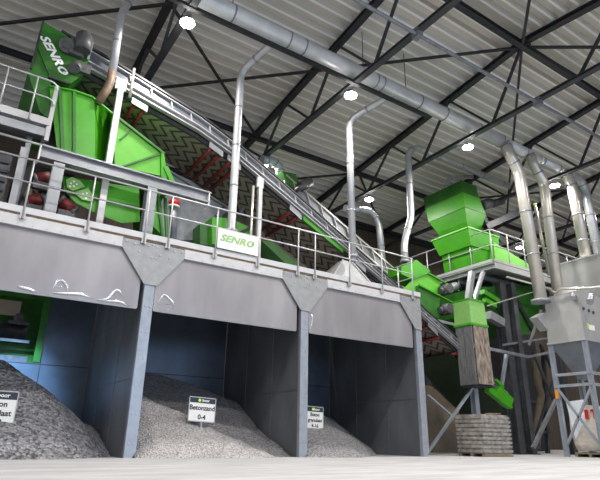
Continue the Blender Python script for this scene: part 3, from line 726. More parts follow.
b = MB(); b.prism([(0.05, 1.00, 6.87), (0.28, 1.00, 6.87), (0.56, 1.00, 5.60), (0.19, 1.00, 5.87)], 1.0, 2.8); b.build('outlet_skirt', 'green', t)
b = MB(); b.bar((0.19, 0.98, 6.84), (0.47, 0.98, 5.64), .05, .06, (0, 1, 0)); b.bar((0.43, 0.98, 6.78), (0.62, 0.98, 5.55), .08, .06, (0, 1, 0)); b.build('skirt_rib', 'green_dark', t)

t = thing('support_frame', (-.7, .5, 5.1), 'grey steel beam frame on short columns in front of the green hopper', 'steel frame')
b = MB(); b.ibeam((-2.93, 0.50, 6.92), (1.55, 0.50, 6.87), .28, .34, .04); b.build('main_beam', 'galv', t)
b = MB(); a_ = V((1.50, 0.36, 6.80)); b.box(a_.x - .01, a_.x + .02, .36, .66, a_.z - .19, a_.z + .19); a_ = V((-2.94, 0.36, 6.85)); b.box(a_.x - .02, a_.x + .01, .36, .66, a_.z - .19, a_.z + .19); b.build('end_plate', 'white', t)
for x in (-3.28, -2.47, -.13):
    b = MB(); b.ibeam((x, .5, 5.1), (x, .5, 6.7 if x > -3 else 6.9), .26 if x > -3 else .14, .3 if x > -3 else .14, .03, (0, 1, 0)); b.build('column', 'galv', t)
    b = MB(); b.hexa([(x - .38, .5, 5.12), (x - .12, .5, 5.12), (x - .12, .5, 5.42)], [(x - .38, .53, 5.12), (x - .12, .53, 5.12), (x - .12, .53, 5.42)]); b.hexa([(x + .38, .5, 5.12), (x + .12, .5, 5.12), (x + .12, .5, 5.42)], [(x + .38, .53, 5.12), (x + .12, .53, 5.12), (x + .12, .53, 5.42)]); b.build('gusset', 'white', t)
for x, z in ((-.95, 7.15),): pass
b = MB(); b.tube([(-4.05, 0.45, 7.09), (-1.41, 0.45, 7.08)], .03, 8); b.build('cable_tube', 'galv_light', t)

# motors with red guards under the beam
def drive(c, label, tilt):
    c = V(c); t = thing('vibration_motor', (c.x, c.y, c.z - .25), label, 'motor', 'red guarded motors on the deck')
    d = V((math.cos(tilt), 0, math.sin(tilt)))
    b = MB(); b.cyl(c - d*.17, c + d*.17, .14, seg=16); b.build('red_guard', 'red', t)
    for s_ in (-1, 1):
        b = MB(); b.cyl(c + d*.16*s_, c + d*.24*s_, .145, seg=16); b.build('end_cap', 'motor', t)
    b = MB(); b.box(c.x - .2, c.x + .2, c.y - .1, c.y + .2, c.z - .34, c.z - .15); b.build('mount', 'motor', t)
drive((-2.71, 1.00, 6.49), 'upper red guarded motor left of the grey column', .45)
drive((-2.80, 1.10, 5.89), 'lower red guarded motor behind the left railing post', .45)
drive((-2.07, 0.80, 5.81), 'red motor with white stripe right of the wide grey column', -.6)
t = thing('screen_housing', (-4.4, 1.6, 5.1), 'dark louvered machine housing at the left edge under the upper platform', 'machine')
b = MB(); b.box(-6.2, -3.45, 1.3, 3.4, 5.11, 7.0); b.build('housing_shell', 'sheet_dark', t)
for k in range(6):
    b = MB(); b.box(-6.2, -3.5, 1.24, 1.3, 5.5 + k*.25, 5.56 + k*.25); b.build('louver', 'roofsteel', t)
b = MB(); b.box(-4.6, -3.9, 1.15, 1.24, 5.2, 5.6); b.build('latch_box', 'motor', t)
t = thing('drive_bracket', (-3.0, 1.1, 5.1), 'beige lever bracket leaning beside the dark housing', 'bracket')
b = MB(); b.bar((-3.02, 1.10, 5.51), (-2.93, 1.10, 6.24), .13, .1, (0, 1, 0)); b.bar((-2.93, 1.10, 6.24), (-2.75, 1.10, 6.13), .13, .1, (0, 1, 0)); b.build('lever', 'concrete_block', t)
t = thing('screen_box', (-2.6, 2.3, 5.1), 'black equipment block between the dark housing and the hopper pan, with dark filler added behind the pan', 'machine')
b = MB(); b.box(-3.3, -1.9, 1.9, 3.6, 5.11, 7.2); b.box(-3.3, .3, 3.65, 4.5, 5.11, 6.6); b.build('block_shell', 'steel_black', t)  # rear box added to darken the open area behind the pan
b = MB(); b.bar((-2.97, 1.85, 9.37), (-2.52, 1.85, 7.45), .22, .2, (0, 1, 0)); b.build('black_post', 'rubber', t)

# upper left walkway
t = thing('upper_walkway', (-4, .6, 7.3), 'raised grey walkway at the upper left edge', 'walkway')
a_ = V((-2.85, 0.60, 7.60)); z0, z1 = a_.z - .05, a_.z + .2
b = MB(); b.box(-6.5, a_.x, .58, .66, 7.42, 7.64); b.build('lower_channel', 'galv', t)
b = MB(); b.box(-6.5, a_.x, .54, .66, 7.72, 7.92); b.build('upper_channel', 'galv_light', t)
b = MB(); b.box(-6.5, a_.x, .66, 1.4, 7.7, 7.76); b.build('grating', 'galv_dark', t)
b = MB(); b.box(a_.x - .06, a_.x, .58, 1.4, 7.4, 7.9); b.build('end_channel', 'galv_light', t)
for x in (-5.9, -3.2):
    b = MB(); b.bar((x, .9, 5.11), (x, .9, 7.42), .12, .12); b.build('walkway_leg', 'galv_dark', t)
za = 8.98
railing('walkway_railing', [(-6.5, .52, za), (-3.0, .52, za), (-2.87, 0.55, 8.93), (-2.84, 0.60, 8.68)], [(-5.0, .52, za), (-4.0, .52, za), (-3.33, .52, za)], 1.12, .12, 'pale railing of the raised walkway at the upper left edge', mid=(.45,))
t = thing('walkway_end_post', (-2.83, 0.60, 7.32), 'wide white end post of the raised walkway railing', 'post')
b = MB(); b.bar((-2.86, 0.60, 8.95), (-2.85, 0.60, 7.31), .1, .08, (0, 1, 0)); b.build('flat_post', 'galv_light', t)
b = MB(); b.cyl((-2.87, 0.55, 8.33), (-2.87, 0.50, 8.30), .03, seg=8); b.build('post_bolt', 'galv', t)

# things on the deck, middle
t = thing('grey_bin', (1.6, 3.0, 5.1), 'plain grey sheet bin behind the end of the steel beam', 'bin')
b = MB(); b.prism([(0.87, 3.00, 8.77), (1.91, 3.00, 8.60), (3.07, 3.00, 8.09), (3.17, 3.00, 6.73), (1.05, 3.00, 6.27)], 3.0, 4.4); b.build('bin_shell', 'galv_dark', t)
b = MB(); b.bar((0.86, 2.95, 8.78), (3.29, 2.95, 7.94), .06, .08, (0, 1, 0)); b.build('bin_rim', 'galv', t)
t = thing('green_drive_box', (3.0, 2.2, 5.1), 'bright green low box with slots behind the lettered board', 'machine box')
b = MB(); b.prism([(2.41, 2.20, 7.11), (2.94, 2.20, 7.21), (3.01, 2.20, 6.25), (2.48, 2.20, 6.20)], 2.2, 3.2); b.build('left_panel', 'green', t)
b = MB(); b.prism([(3.32, 2.30, 7.23), (3.93, 2.30, 7.12), (3.97, 2.30, 6.34), (3.38, 2.30, 6.32)], 2.3, 3.2); b.build('right_panel', 'green', t)
b = MB(); b.prism([(2.10, 2.40, 6.86), (2.55, 2.40, 6.90), (2.61, 2.40, 6.22), (2.16, 2.40, 6.19)], 2.4, 3.2); b.build('dark_panel', 'green_dark', t)
b = MB(); b.bar((2.94, 2.10, 6.41), (4.20, 2.10, 7.34), .1, .1); b.build('cross_bar', 'rubber', t)
t = thing('valve_post', (0.99, 1.60, 5.89), 'short grey post with red and white cap behind the railing', 'post')
b = MB(); b.cyl((0.98, 1.60, 5.76), (0.92, 1.60, 6.89), .12, seg=12); b.build('post_body', 'galv_dark', t)
b = MB(); b.cyl((0.92, 1.60, 6.89), (0.91, 1.60, 7.05), .16, seg=12); b.build('red_cap', 'dot_red', t)
b = MB(); b.cyl((0.92, 1.60, 6.83), (0.92, 1.60, 6.89), .17, seg=12); b.build('white_ring', 'white', t)
t = thing('green_return_chute', (5.42, 2.20, 6.17), 'dark green sloping chute on the deck below the red rollers', 'chute')
b = MB(); b.prism([(4.28, 2.20, 6.70), (4.67, 2.20, 6.78), (5.84, 2.20, 6.14), (5.43, 2.20, 5.96)], 2.2, 3.0); b.build('chute_trough', 'green_dark', t)
t = thing('perforated_hood', (7.2, 1.4, 5.1), 'grey perforated sheet hood standing on the deck under the tall pipe', 'hood')
b = MB(); b.hexa([(6.0, .8, 5.11), (8.35, .8, 5.11), (8.35, 2.6, 5.11), (6.0, 2.6, 5.11)], [(6.95, 1.2, 6.28), (7.35, 1.2, 6.28), (7.35, 1.5, 6.28), (6.95, 1.5, 6.28)]); b.build('hood_shell', 'plate', t)
b = MB(); b.bar((6.0, .79, 5.13), (6.95, 1.18, 6.28), .03, .05); b.bar((8.35, .79, 5.13), (7.35, 1.18, 6.28), .03, .05); b.build('hood_edge', 'galv_light', t)

# ------------------------------------------------------------------ conveyor B behind
t = thing('rear_conveyor', (12, 5.0, 7.5), 'second silver conveyor behind the long one, with tubular cover', 'conveyor')
pB = [(6.81, 5.00, 11.12), (13.61, 5.00, 7.67)]; pa, pb = V(pB[0]), V(pB[1])
dn = V((0, 0, -.42))
b = MB(); b.hexa([pa, pa + V((0, .9, 0)), pa + V((0, .9, -.5)), pa + V((0, 0, -.5))], [pb, pb + V((0, .9, 0)), pb + V((0, .9, -.5)), pb + V((0, 0, -.5))]); b.build('cover_sheet', 'galv', t)
b = MB(); b.bar(pa + V((0, -.05, .02)), pb + V((0, -.05, .02)), .1, .08); b.bar(pa + V((0, -.05, -.5)), pb + V((0, -.05, -.5)), .1, .08); b.build('side_flange', 'duct_white', t)
for k in range(9):
    c = pa + (pb - pa)*((k + .6)/9.3); b = MB(); b.bar(c + V((-.05, -.06, 0)), c + V((.12, -.06, -.5)), .05, .1, (0, 1, 0)); b.build('cover_rib', 'galv_light', t)
b = MB(); b.prism([(6.60, 4.90, 11.25), (7.32, 4.90, 11.33), (7.53, 4.90, 10.85), (7.49, 4.90, 10.50), (6.92, 4.90, 10.72)], 4.9, 5.9); b.build('head_box', 'green_dark', t)
b = MB(); b.cyl((7.41, 4.70, 10.64), (7.93, 4.70, 11.03), .22, seg=14); b.cyl((7.34, 4.60, 10.63), (7.45, 4.60, 10.47), .3, seg=14); b.build('drive_motor', 'motor', t)
p = pipe('vent_elbow', [(5.86, 5.40, 11.79), (6.36, 5.40, 11.90), (6.73, 5.40, 11.76), (6.85, 5.40, 11.30)], .2, 'duct', 'short silver pipe elbow above the rear conveyor head', cat='pipe', grp=None)

# ------------------------------------------------------------------ green chute at the right end of the deck
t = thing('transfer_chute', (11.3, 2.6, 5.0), 'bright green transfer chute at the right end of the deck', 'chute')
b = MB(); b.prism([(10.83, 2.50, 7.14), (11.71, 2.50, 7.53), (12.51, 2.50, 7.19), (11.74, 2.50, 6.53), (10.80, 2.50, 6.75)], 2.3, 3.1); b.build('top_hood', 'green', t)
b = MB(); b.hexa([(10.69, 2.20, 6.03), (11.34, 2.20, 6.60), (12.30, 2.20, 7.03), (12.93, 2.20, 6.79), (12.84, 2.20, 5.96), (11.55, 2.20, 5.84)], [(12.07, 3.60, 6.56), (12.76, 3.60, 7.05), (13.81, 3.60, 7.51), (14.51, 3.60, 7.30), (14.42, 3.60, 6.48), (13.01, 3.60, 6.35)]); b.build('upper_trough', 'green_light', t)
b = MB(); b.bar((11.17, 2.15, 6.56), (12.18, 2.15, 7.00), .05, .06, (0, 1, 0)); b.bar((12.18, 2.15, 7.00), (14.02, 2.15, 6.52), .05, .07, (0, 1, 0)); b.build('trough_rim', 'green', t)
b = MB(); b.prism([(11.45, 2.00, 6.32), (12.63, 2.00, 6.05), (12.46, 2.00, 5.07), (11.97, 2.00, 5.29), (11.38, 2.00, 5.61)], 2.0, 3.3); b.build('lower_box', 'green_dark', t)
b = MB(); b.bar((11.39, 1.95, 6.30), (13.33, 1.95, 5.85), .06, .09, (0, 1, 0)); b.build('box_rim', 'green', t)
def gmotor(p, q, r, label):
    p, q = V(p), V(q); t = thing('gear_motor', (p + q)/2 - V((0, 0, r)), label, 'motor', 'beige gear motors by the green chute')
    b = MB(); b.cyl(p, q, r, seg=16); b.build('motor_body', 'galv', t)
    b = MB(); b.cyl(p - (q-p)*.25, p, r*.7, seg=14); b.cyl(q, q + (q-p)*.12, r*1.1, r*.9, seg=14); b.build('end_bell', 'motor', t)
    b = MB(); c = p + (q-p)*.2; b.cyl(c - V((0, .25, 0)), c + V((0, .25, 0)), r*1.2, seg=14); b.build('gear_housing', 'motor', t)
gmotor((12.73, 1.90, 6.30), (13.55, 1.90, 6.61), .17, 'upper beige gear motor beside the green transfer chute')
gmotor((12.63, 1.90, 5.45), (13.55, 1.90, 5.66), .19, 'lower beige gear motor left of the pale green chute box')

# ------------------------------------------------------------------ rubber-curtained chute over the pallet
t = thing('curtain_chute', (12.9, .9, 2.3), 'pale green chute box with long grey and rusty rubber curtains', 'chute')
xc, yc = 12.5, .47
b = MB(); b.hexa([(xc, yc, 4.66), (xc + .95, yc, 4.66), (xc + .95, yc + .8, 4.66), (xc, yc + .8, 4.66)], [(xc + .01, yc + .01, 5.6), (xc + .9, yc + .01, 5.6), (xc + .9, yc + .78, 5.6), (xc + .01, yc + .78, 5.6)]); b.build('chute_box', 'green_mint', t)
b = MB(); b.box(xc - .03, xc + .98, yc - .03, yc + .83, 4.60, 4.68); b.build('bottom_rim', 'green', t)
b = MB(); b.box(xc - .01, xc + .93, yc - .02, yc + .8, 5.58, 5.64); b.build('top_rim', 'green', t)
for k in range(2):
    y0 = yc + .03 + k*.39
    b = MB(); b.box(xc + .02, xc + .06, y0, y0 + .37, 2.42, 4.62); b.build('grey_curtain', 'strip_grey', t)
for k in range(3):
    x0 = xc + .12 + k*.28
    b = MB(); b.box(x0, x0 + .265, yc + .0, yc + .04, 2.44, 4.62); b.build('rusty_curtain', 'strip_tan', t)
b = MB(); random.seed(3)
for k in range(12):
    x_, z_ = xc + .2 + random.random()*.65, 2.6 + random.random()*1.9; b.cyl((x_, yc - .01, z_), (x_, yc, z_), .02, seg=6)
b.build('red_marks', 'dot_red', t)
b = MB(); b.box(xc + .05, xc + .9, yc + .1, yc + .8, 2.36, 2.44); b.build('bottom_bar', 'rubber', t)
t = thing('chute_post', (13.3, 1.3, 0), 'grey steel post standing behind the corrugated pallet stack', 'steel post')
b = MB(); b.ibeam((13.3, 1.3, 0), (13.3, 1.3, 5.6), .22, .24, .03, (0, 1, 0)); b.build('post_column', 'post', t)
b = MB(); b.bar((13.15, 1.15, 2.44), (10.82, 1.50, 0.10), .09, .09); b.bar((10.90, 1.40, 2.00), (12.13, 1.40, 1.29), .08, .06); b.build('knee_brace', 'post', t)
b = MB(); b.bar((13.36, 1.20, 5.83), (13.79, 1.20, 7.10), .2, .2); b.bar((13.74, 1.20, 5.89), (14.52, 1.20, 7.23), .16, .12); b.build('upper_brace', 'galv', t)

# pallet stack of corrugated slabs
t = thing('slab_pallet', (12, 0, 0), 'stack of weathered corrugated slabs on a pallet in front of the post', 'pallet stack')
random.seed(5)
X0, X1, Y0_, Y1_ = 11.3, 12.78, -.5, .58
b = MB()
for y in (Y0_ + .06, 0.04, Y1_ - .06): b.box(X0 + .02, X1 - .02, y - .06, y + .06, .0, .09)
b.box(X0 + .02, X1 - .02, Y0_ + .02, Y1_ - .02, .09, .13); b.build('pallet', 'concrete_block', t)
z = .13
for k in range(9):
    h = .132; j = lambda: random.uniform(-.01, .01)
    a, c, e, f_ = j(), j(), j(), j()
    b = MB()
    b.hexa([(X0+a, Y0_+c, z), (X1+e, Y0_+c, z), (X1+e, Y1_+f_, z), (X0+a, Y1_+f_, z)], [(X0+a-.012, Y0_+c-.012, z+h*.62), (X1+e+.012, Y0_+c-.012, z+h*.62), (X1+e+.012, Y1_+f_+.012, z+h*.62), (X0+a-.012, Y1_+f_+.012, z+h*.62)])
    b.box(X0+a+.03, X1+e-.03, Y0_+c+.03, Y1_+f_-.03, z + h*.6, z + h)
    b.build('corrugated_slab', 'slab', t); z += h
b = MB(); b.bar((X0 + .5, Y0_ + .15, z + .03), (X1 - .1, Y0_ + .3, z + .06), .12, .04); b.build('loose_board', 'wood', t)

# ------------------------------------------------------------------ tower platform on the right
PX, PY, PZ = 15.3, 1.2, 7.84
t = thing('tower_platform', (17, 3, 7.4), 'raised steel platform around the green tower on the right', 'platform')
b = MB(); b.box(PX, 24, PY, 6.4, 7.72, 7.78); b.build('floor_plate', 'galv_dark', t)
b = MB(); b.channel((PX, PY, 7.68), (PX, 6.4, 7.68), .16, .26, .03); b.box(PX - .09, PX - .05, PY, 6.4, 7.84, 7.97); b.build('left_edge_channel', 'galv_light', t)
b = MB(); b.channel((PX, PY, 7.68), (24, PY, 7.68), .16, .26, .03, (0, 0, 1), 1); b.box(PX, 24, PY - .09, PY - .05, 7.84, 7.97); b.build('front_edge_channel', 'galv_light', t)
for k, y in enumerate((2.2, 3.2, 4.2)):
    b = MB(); b.ibeam((PX, y, 7.45), (24, y, 7.45), .14, .22, .02); b.build('floor_joist', 'galv', t)
b = MB(); b.bar((PX + .4, PY - .3, 7.15), (20, PY - .3, 7.15), .06, .08); b.build('hanging_rail', 'duct_white', t)
ZT = 9.38
ypost = [1.2, 2.35, 3.6, 5.0, 6.3]; xpost = [16.5, 17.7, 18.9, 20.1, 21.3, 22.5, 23.7]
railing('platform_railing', [(PX, 6.3, ZT), (PX, PY, ZT), (24, PY, ZT)], [(PX, y, ZT) for y in ypost] + [(x, PY, ZT) for x in xpost], 1.45, .18, 'pale railing around the green tower platform on the right', mid=(.5,), r=.032)
def column(name, x, y, z1, w, m, label, grp='tower columns'):
    t = thing(name, (x, y, 0), label, 'steel column', grp)
    b = MB(); b.ibeam((x, y, 0), (x, y, z1), w, w*1.1, .03, (0, 1, 0)); b.build('column_section', m, t)
    b = MB(); b.box(x - w*.8, x + w*.8, y - w*.8, y + w*.8, 0, .03); b.build('base_plate', m, t)
    return t
column('platform_column', 16.55, 1.95, 7.3, .38, 'sheet_dark', 'wide dark grey column standing right behind the pallet stack')
column('platform_column', 17.1, 1.75, 7.3, .3, 'sheet_dark', 'dark grey column just right of the widest one')
column('platform_column', 15.5, 5.8, 7.55, .3, 'roofsteel', 'far dark column under the left edge of the tower platform')
column('platform_column', 19.5, 1.4, 7.55, .3, 'roofsteel', 'dark column deep under the tower platform behind the bin legs')
column('platform_column', 19.5, 5.8, 7.55, .3, 'roofsteel', 'rearmost dark column under the tower platform')
def strut(p, q, w, m, label):
    t = MB().bar(p, q, w, w).build('diagonal_strut', m); tag(t, label, 'strut', 'diagonal struts under the tower')
strut((16.86, 1.50, 0.25), (18.99, 1.50, 2.23), .13, 'galv_dark', 'grey strut rising right from the foot of the second column')
strut((18.24, 1.80, 4.29), (19.46, 1.80, 1.92), .11, 'roofsteel', 'dark strut falling right between the columns and the bin legs')
strut((18.49, 2.50, 0.56), (20.97, 2.50, 3.68), .08, 'roofsteel', 'thin dark strut steeply rising behind the bin legs')
strut((15.13, 1.50, 2.23), (15.92, 1.50, 4.03), .12, 'post', 'blue-grey strut left of the wide column')
strut((13.59, 1.50, 4.08), (16.60, 1.00, 3.83), .12, 'galv_dark', 'level grey strut from the curtain chute to the columns')
strut((16.60, 1.00, 3.83), (18.22, 0.50, 4.22), .1, 'galv_dark', 'level grey strut from the columns towards the silver bin')
strut((16.18, 0.60, 4.23), (16.92, 0.30, 5.76), .08, 'galv_dark', 'steep strut beneath the dark pipe flange')
strut((10.70, 1.30, 4.80), (12.85, 1.30, 4.72), .1, 'galv', 'level grey bar right of the bunker end post')
strut((13.52, 2.60, 3.93), (16.38, 2.60, 6.58), .1, 'roofsteel', 'dark raking strut behind the curtain chute')
strut((13.33, 0.30, 5.41), (17.38, 0.20, 6.78), .035, 'duct_white', 'thin pale rod from the pale green box to the thick pipe')
strut((15.99, 1.70, 4.36), (19.42, 1.70, 5.04), .09, 'galv_dark', 'slightly tilted grey bar crossing the columns above the level bars')
strut((16.80, 2.60, 3.37), (18.36, 2.60, 5.42), .14, 'sheet_dark', 'dark raking strut left of the wide column')
strut((20.44, 2.80, 4.96), (22.03, 2.80, 2.68), .12, 'sheet_dark', 'broad dark strut behind the left bin leg')
strut((20.45, 3.20, -0.07), (21.27, 3.20, 4.85), .16, 'sheet_dark', 'upright dark post behind the slanting struts')
strut((19.69, 3.20, 0.92), (22.20, 3.20, 0.97), .12, 'sheet_dark', 'low dark horizontal rail behind the bin legs')
# green machinery under the platform
t = thing('tower_screen', (18, 3.4, 5), 'dark green machine hanging under the tower platform', 'machine')
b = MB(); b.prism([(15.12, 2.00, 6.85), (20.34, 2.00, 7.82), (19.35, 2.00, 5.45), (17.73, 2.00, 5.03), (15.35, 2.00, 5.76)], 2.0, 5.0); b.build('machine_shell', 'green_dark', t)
b = MB(); b.bar((17.32, 2.30, 7.14), (17.26, 2.30, 5.34), .5, .3, (0, 1, 0)); b.build('leg_box', 'green', t)
b = MB(); b.bar((15.03, 1.75, 6.56), (16.07, 1.75, 6.27), .25, .2); b.bar((15.11, 1.75, 6.21), (15.82, 1.75, 6.05), .2, .2); b.build('green_flap', 'green', t)
b = MB(); b.bar((15.20, 1.70, 5.55), (16.10, 1.70, 5.32), .3, .35); b.build('pipe_end', 'galv', t)
b = MB(); b.bar((17.48, 1.95, 6.99), (18.63, 1.95, 5.36), .12, .2); b.build('shell_rib', 'steel_black', t)
b = MB(); b.bar((15.73, 1.95, 6.80), (16.40, 1.95, 5.90), .12, .15); b.build('shell_rib', 'steel_black', t)
b = MB(); b.bar((17.12, 2.30, 5.32), (17.18, 2.30, 4.92), .8, .4, (0, 1, 0)); b.build('foot_block', 'galv_dark', t)
# lower tail of the long conveyor
t = thing('conveyor_tail_box', (14.86, 1.10, 2.01), 'small bright green tail box low beside the wide column', 'discharge box')
b = MB(); b.prism([(14.45, 0.95, 2.51), (15.23, 0.95, 2.06), (14.96, 0.95, 1.67), (14.13, 0.95, 2.11)], .95, 1.12); b.build('near_plate', 'green', t)
b = MB(); b.prism([(13.71, 1.00, 2.35), (13.95, 1.00, 2.40), (15.05, 1.00, 1.75), (14.91, 1.00, 1.67), (13.69, 1.00, 2.24)], .9, 1.12); b.build('lower_guard', 'green', t)
b = MB(); b.bar((14.31, 1.00, 2.73), (14.69, 1.00, 2.45), .1, .1); b.build('upper_guard', 'green', t)

# tower hopper
tx, ty = 15.2, 2.35
t = thing('tower_hopper', (16, 3.5, 7.84), 'big green box hopper stacked on the tower platform', 'hopper')
def ring(z, x0, x1, y0, y1): return [(x0, y0, z), (x1, y0, z), (x1, y1, z), (x0, y1, z)]
L = [ring(*r_) for r_ in ((12.2, 15.05, 16.15, 2.25, 4.7), (11.55, 15.0, 16.2, 2.2, 4.6), (10.75, 15.0, 16.5, 2.15, 4.45), (10.1, 15.2, 16.3, 2.3, 4.1), (9.7, 15.4, 16.2, 2.4, 3.95))]
mm = ['green_dark', 'green', 'green', 'green']
for k in range(4):
    b = MB(); b.hexa(L[k+1], L[k]); b.build('upper_hopper_band', mm[k] if k else 'green_dark', t)
for k, zz in enumerate((11.55, 10.75)):
    r_ = L[k+1]; b = MB(); b.box(r_[0][0] - .02, r_[1][0] + .02, r_[0][1] - .02, r_[2][1] + .02, zz - .015, zz + .015); b.build('band_seam', 'green_dark', t)
b = MB(); b.hexa(ring(8.9, 15.2, 17.2, 2.2, 4.1), ring(9.7, 15.0, 17.2, 2.1, 4.35)); b.build('lower_trough', 'green', t)
b = MB(); b.box(14.97, 17.23, 2.07, 2.12, 9.68, 9.75); b.box(14.97, 15.02, 2.1, 4.38, 9.68, 9.75); b.build('trough_rim', 'green_light', t)
b = MB(); b.hexa(ring(7.85, 15.5, 17.2, 2.4, 4.1), ring(8.9, 15.3, 17.2, 2.25, 4.05)); b.build('lower_body', 'green', t)
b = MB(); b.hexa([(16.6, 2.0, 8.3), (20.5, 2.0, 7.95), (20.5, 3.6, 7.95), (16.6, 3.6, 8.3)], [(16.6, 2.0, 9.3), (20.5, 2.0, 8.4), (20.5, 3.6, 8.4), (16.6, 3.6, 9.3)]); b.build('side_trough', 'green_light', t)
b = MB(); b.cyl((16.81, 2.60, 11.44), (17.56, 2.60, 11.80), .26, seg=14); b.cyl((17.72, 2.60, 11.79), (18.59, 2.60, 12.19), .2, seg=14); b.build('drive_motor', 'motor', t)
b = MB(); b.bar((16.56, 2.60, 11.26), (17.02, 2.60, 10.41), .3, .3, (0, 1, 0)); b.bar((17.02, 2.60, 10.41), (18.00, 2.60, 9.89), .25, .3); b.build('drive_frame', 'steel_black', t)
t = thing('tower_crossbeam', (17.33, 2.00, 10.55), 'grey-green steel beam reaching from the tower hopper to the thick pipes', 'beam')
b = MB(); b.ibeam((16.27, 2.00, 10.03), (20.35, 2.00, 12.15), .2, .3, .03); b.build('beam_section', 'roofsteel', t)

# ------------------------------------------------------------------ silver bins on the right
t = thing('silver_bin', (16.4, -1.4, 0), 'silver grey square bin with cone bottom on a bolted steel frame at the right edge', 'bin')
bx0, bx1, by0, by1 = 15.5, 17.3, -2.12, -.66
b = MB(); b.hexa([(bx0, by0, 4.05), (bx1, by0, 4.05), (bx1, by1, 4.05), (bx0, by1, 4.05)], [(bx0, by0, 5.85), (bx1, by0, 5.85), (bx1, by1 - .15, 5.85), (bx0, by1 - .15, 5.85)]); b.build('bin_body', 'silver_box', t)
b = MB(); b.box(bx0 - .03, bx1 + .03, by0 - .03, by1 + .03, 4.0, 4.07); b.build('body_rim', 'galv_light', t)
b = MB(); b.hexa([(bx0 + .75, by0 + .55, 2.7), (bx0 + 1.05, by0 + .55, 2.7), (bx0 + 1.05, by0 + .9, 2.7), (bx0 + .75, by0 + .9, 2.7)], [(bx0 + .04, by0 + .04, 4.02), (bx1 - .04, by0 + .04, 4.02), (bx1 - .04, by1 - .04, 4.02), (bx0 + .04, by1 - .04, 4.02)]); b.build('cone_bottom', 'hopper_blue', t)
for y in (by0 + .06, by1 - .06):
    for x in (bx0 + .06, bx1 - .06):
        b = MB(); b.ibeam((x, y, 0), (x, y, 4.02), .13, .16, .02, (0, 1, 0)); b.build('frame_leg', 'post', t)
for z in (2.85, 2.45):
    b = MB(); b.bar((bx0 + .06, by0, z), (bx0 + .06, by1, z), .08, .1); b.build('cross_rail', 'post', t)
    b = MB(); b.bar((bx0, by0 + .06, z), (bx1, by0 + .06, z), .08, .1); b.build('cross_rail', 'post', t)
b = MB(); b.bar((bx0 + .05, by1 - .1, 2.35), (bx0 + .05, by0 + .1, .35), .09, .07); b.build('x_brace', 'post', t)
b = MB(); b.bar((bx0 + .05, by0 + .1, 2.35), (bx0 + .05, by1 - .1, .35), .09, .07); b.build('x_brace', 'post', t)
b = MB(); b.prism([(bx0 + .3, 0, 5.85), (bx1 - .2, 0, 5.85), (bx1 - .5, 0, 6.2), (bx0 + .6, 0, 6.2)], by0 + .2, by1 - .3); b.build('sloped_top', 'silver_box', t)
for k, x in enumerate((15.75, 16.1, 16.4)):
    b = MB(); b.cyl((x, by0 - .04, 5.2 - k*.03), (x, by0, 5.2 - k*.03), .06, seg=12); b.build('port_ring', 'motor', t)
b = MB(); b.box(15.9, 16.3, by0 - .012, by0, 4.42, 4.62); b.build('label_plate', 'white', t)
b = MB(); b.box(15.84, 15.92, by0 - .014, by0, 4.45, 4.66); b.build('label_mark', 'lime', t)
b = MB(); b.hexa([(14.9, -.75, 5.0), (15.5, -.75, 4.55), (15.5, -.75, 5.25), (15.45, -.75, 5.25)], [(14.9, -.4, 5.0), (15.5, -.4, 4.55), (15.5, -.4, 5.25), (15.45, -.4, 5.25)]); b.build('side_bracket', 'silver_box', t)
b = MB(); b.tube([(15.40, -0.99, 6.19), (15.30, -1.42, 5.88), (15.3, -1.6, 6.0), (15.35, -2.4, 5.85), (15.4, -3.2, 5.75)], .05, 8); b.build('air_line', 'duct_white', t)
b = MB(); b.cyl((15.20, -2.70, 5.25), (15.60, -2.57, 5.57), .12, seg=14); b.cyl((15.20, -2.11, 5.52), (15.60, -1.91, 5.78), .1, seg=14); b.build('valve_body', 'galv', t)
b = MB(); b.box(bx0 - .06, bx0, by1 - .12, by1 - .02, 2.0, 2.3); b.build('warning_tag', 'orange', t)
t = thing('upper_silver_housing', (20, -.8, 6.2), 'larger silver housing at the right edge behind the bin', 'bin')
a_ = V((17.20, -1.20, 7.13)); 
b = MB(); b.box(18.9, 21.6, -1.5, .3, 5.9, 8.2); b.build('housing_shell', 'silver_box', t)
b = MB(); b.box(18.87, 21.63, -1.53, .33, 8.15, 8.22); b.build('housing_rim', 'galv_light', t)
for x in (19.0, 21.4):
    for y in (-1.4, .2):
        b = MB(); b.bar((x, y, 0), (x, y, 5.9), .14, .14); b.build('housing_leg', 'post', t)

# big bag on a pallet under the bin
t = thing('big_bag', (16.4, -1.4, 0), 'beige woven big bag with red mark on a low pallet under the silver bin', 'bulk bag')
bm = bmesh.new(); bmesh.ops.create_cube(bm, size=1); bmesh.ops.subdivide_edges(bm, edges=bm.edges, cuts=6, use_grid_fill=True)
from mathutils import noise as NZ
for v in bm.verts:
    p = v.co; k = 1 + .12*math.cos(p.z*math.pi); 
    q = V((p.x*1.12*k, p.y*.95*k, p.z*1.5)); q += V((NZ.noise(q*2.3), NZ.noise(q*2.3 + V((5, 0, 0))), NZ.noise(q*2 + V((0, 7, 0)))))*.06
    v.co = q + V((16.42, -1.4, .98))
b = MB(); b.bm.free(); b.bm = bm
for f in bm.faces: f.smooth = True
o = b.build('bag_body', 'sack', t)
b = MB(); b.extr([(15.78, -1.0, .6), (15.78, -.85, 1.9), (15.82, -1.5, 1.95), (15.82, -1.5, 1.3)], (.02, 0, 0)); b.build('film_liner', 'sack_white', t)
b = MB(); b.box(15.76, 15.79, -1.62, -1.5, 1.28, 1.6); b.box(15.76, 15.79, -1.9, -1.8, 1.28, 1.6); b.box(15.76, 15.79, -1.85, -1.72, 1.52, 1.6); b.build('red_mark', 'dot_red', t)
b = MB(); b.box(15.85, 17.0, -1.95, -.85, .1, .16)
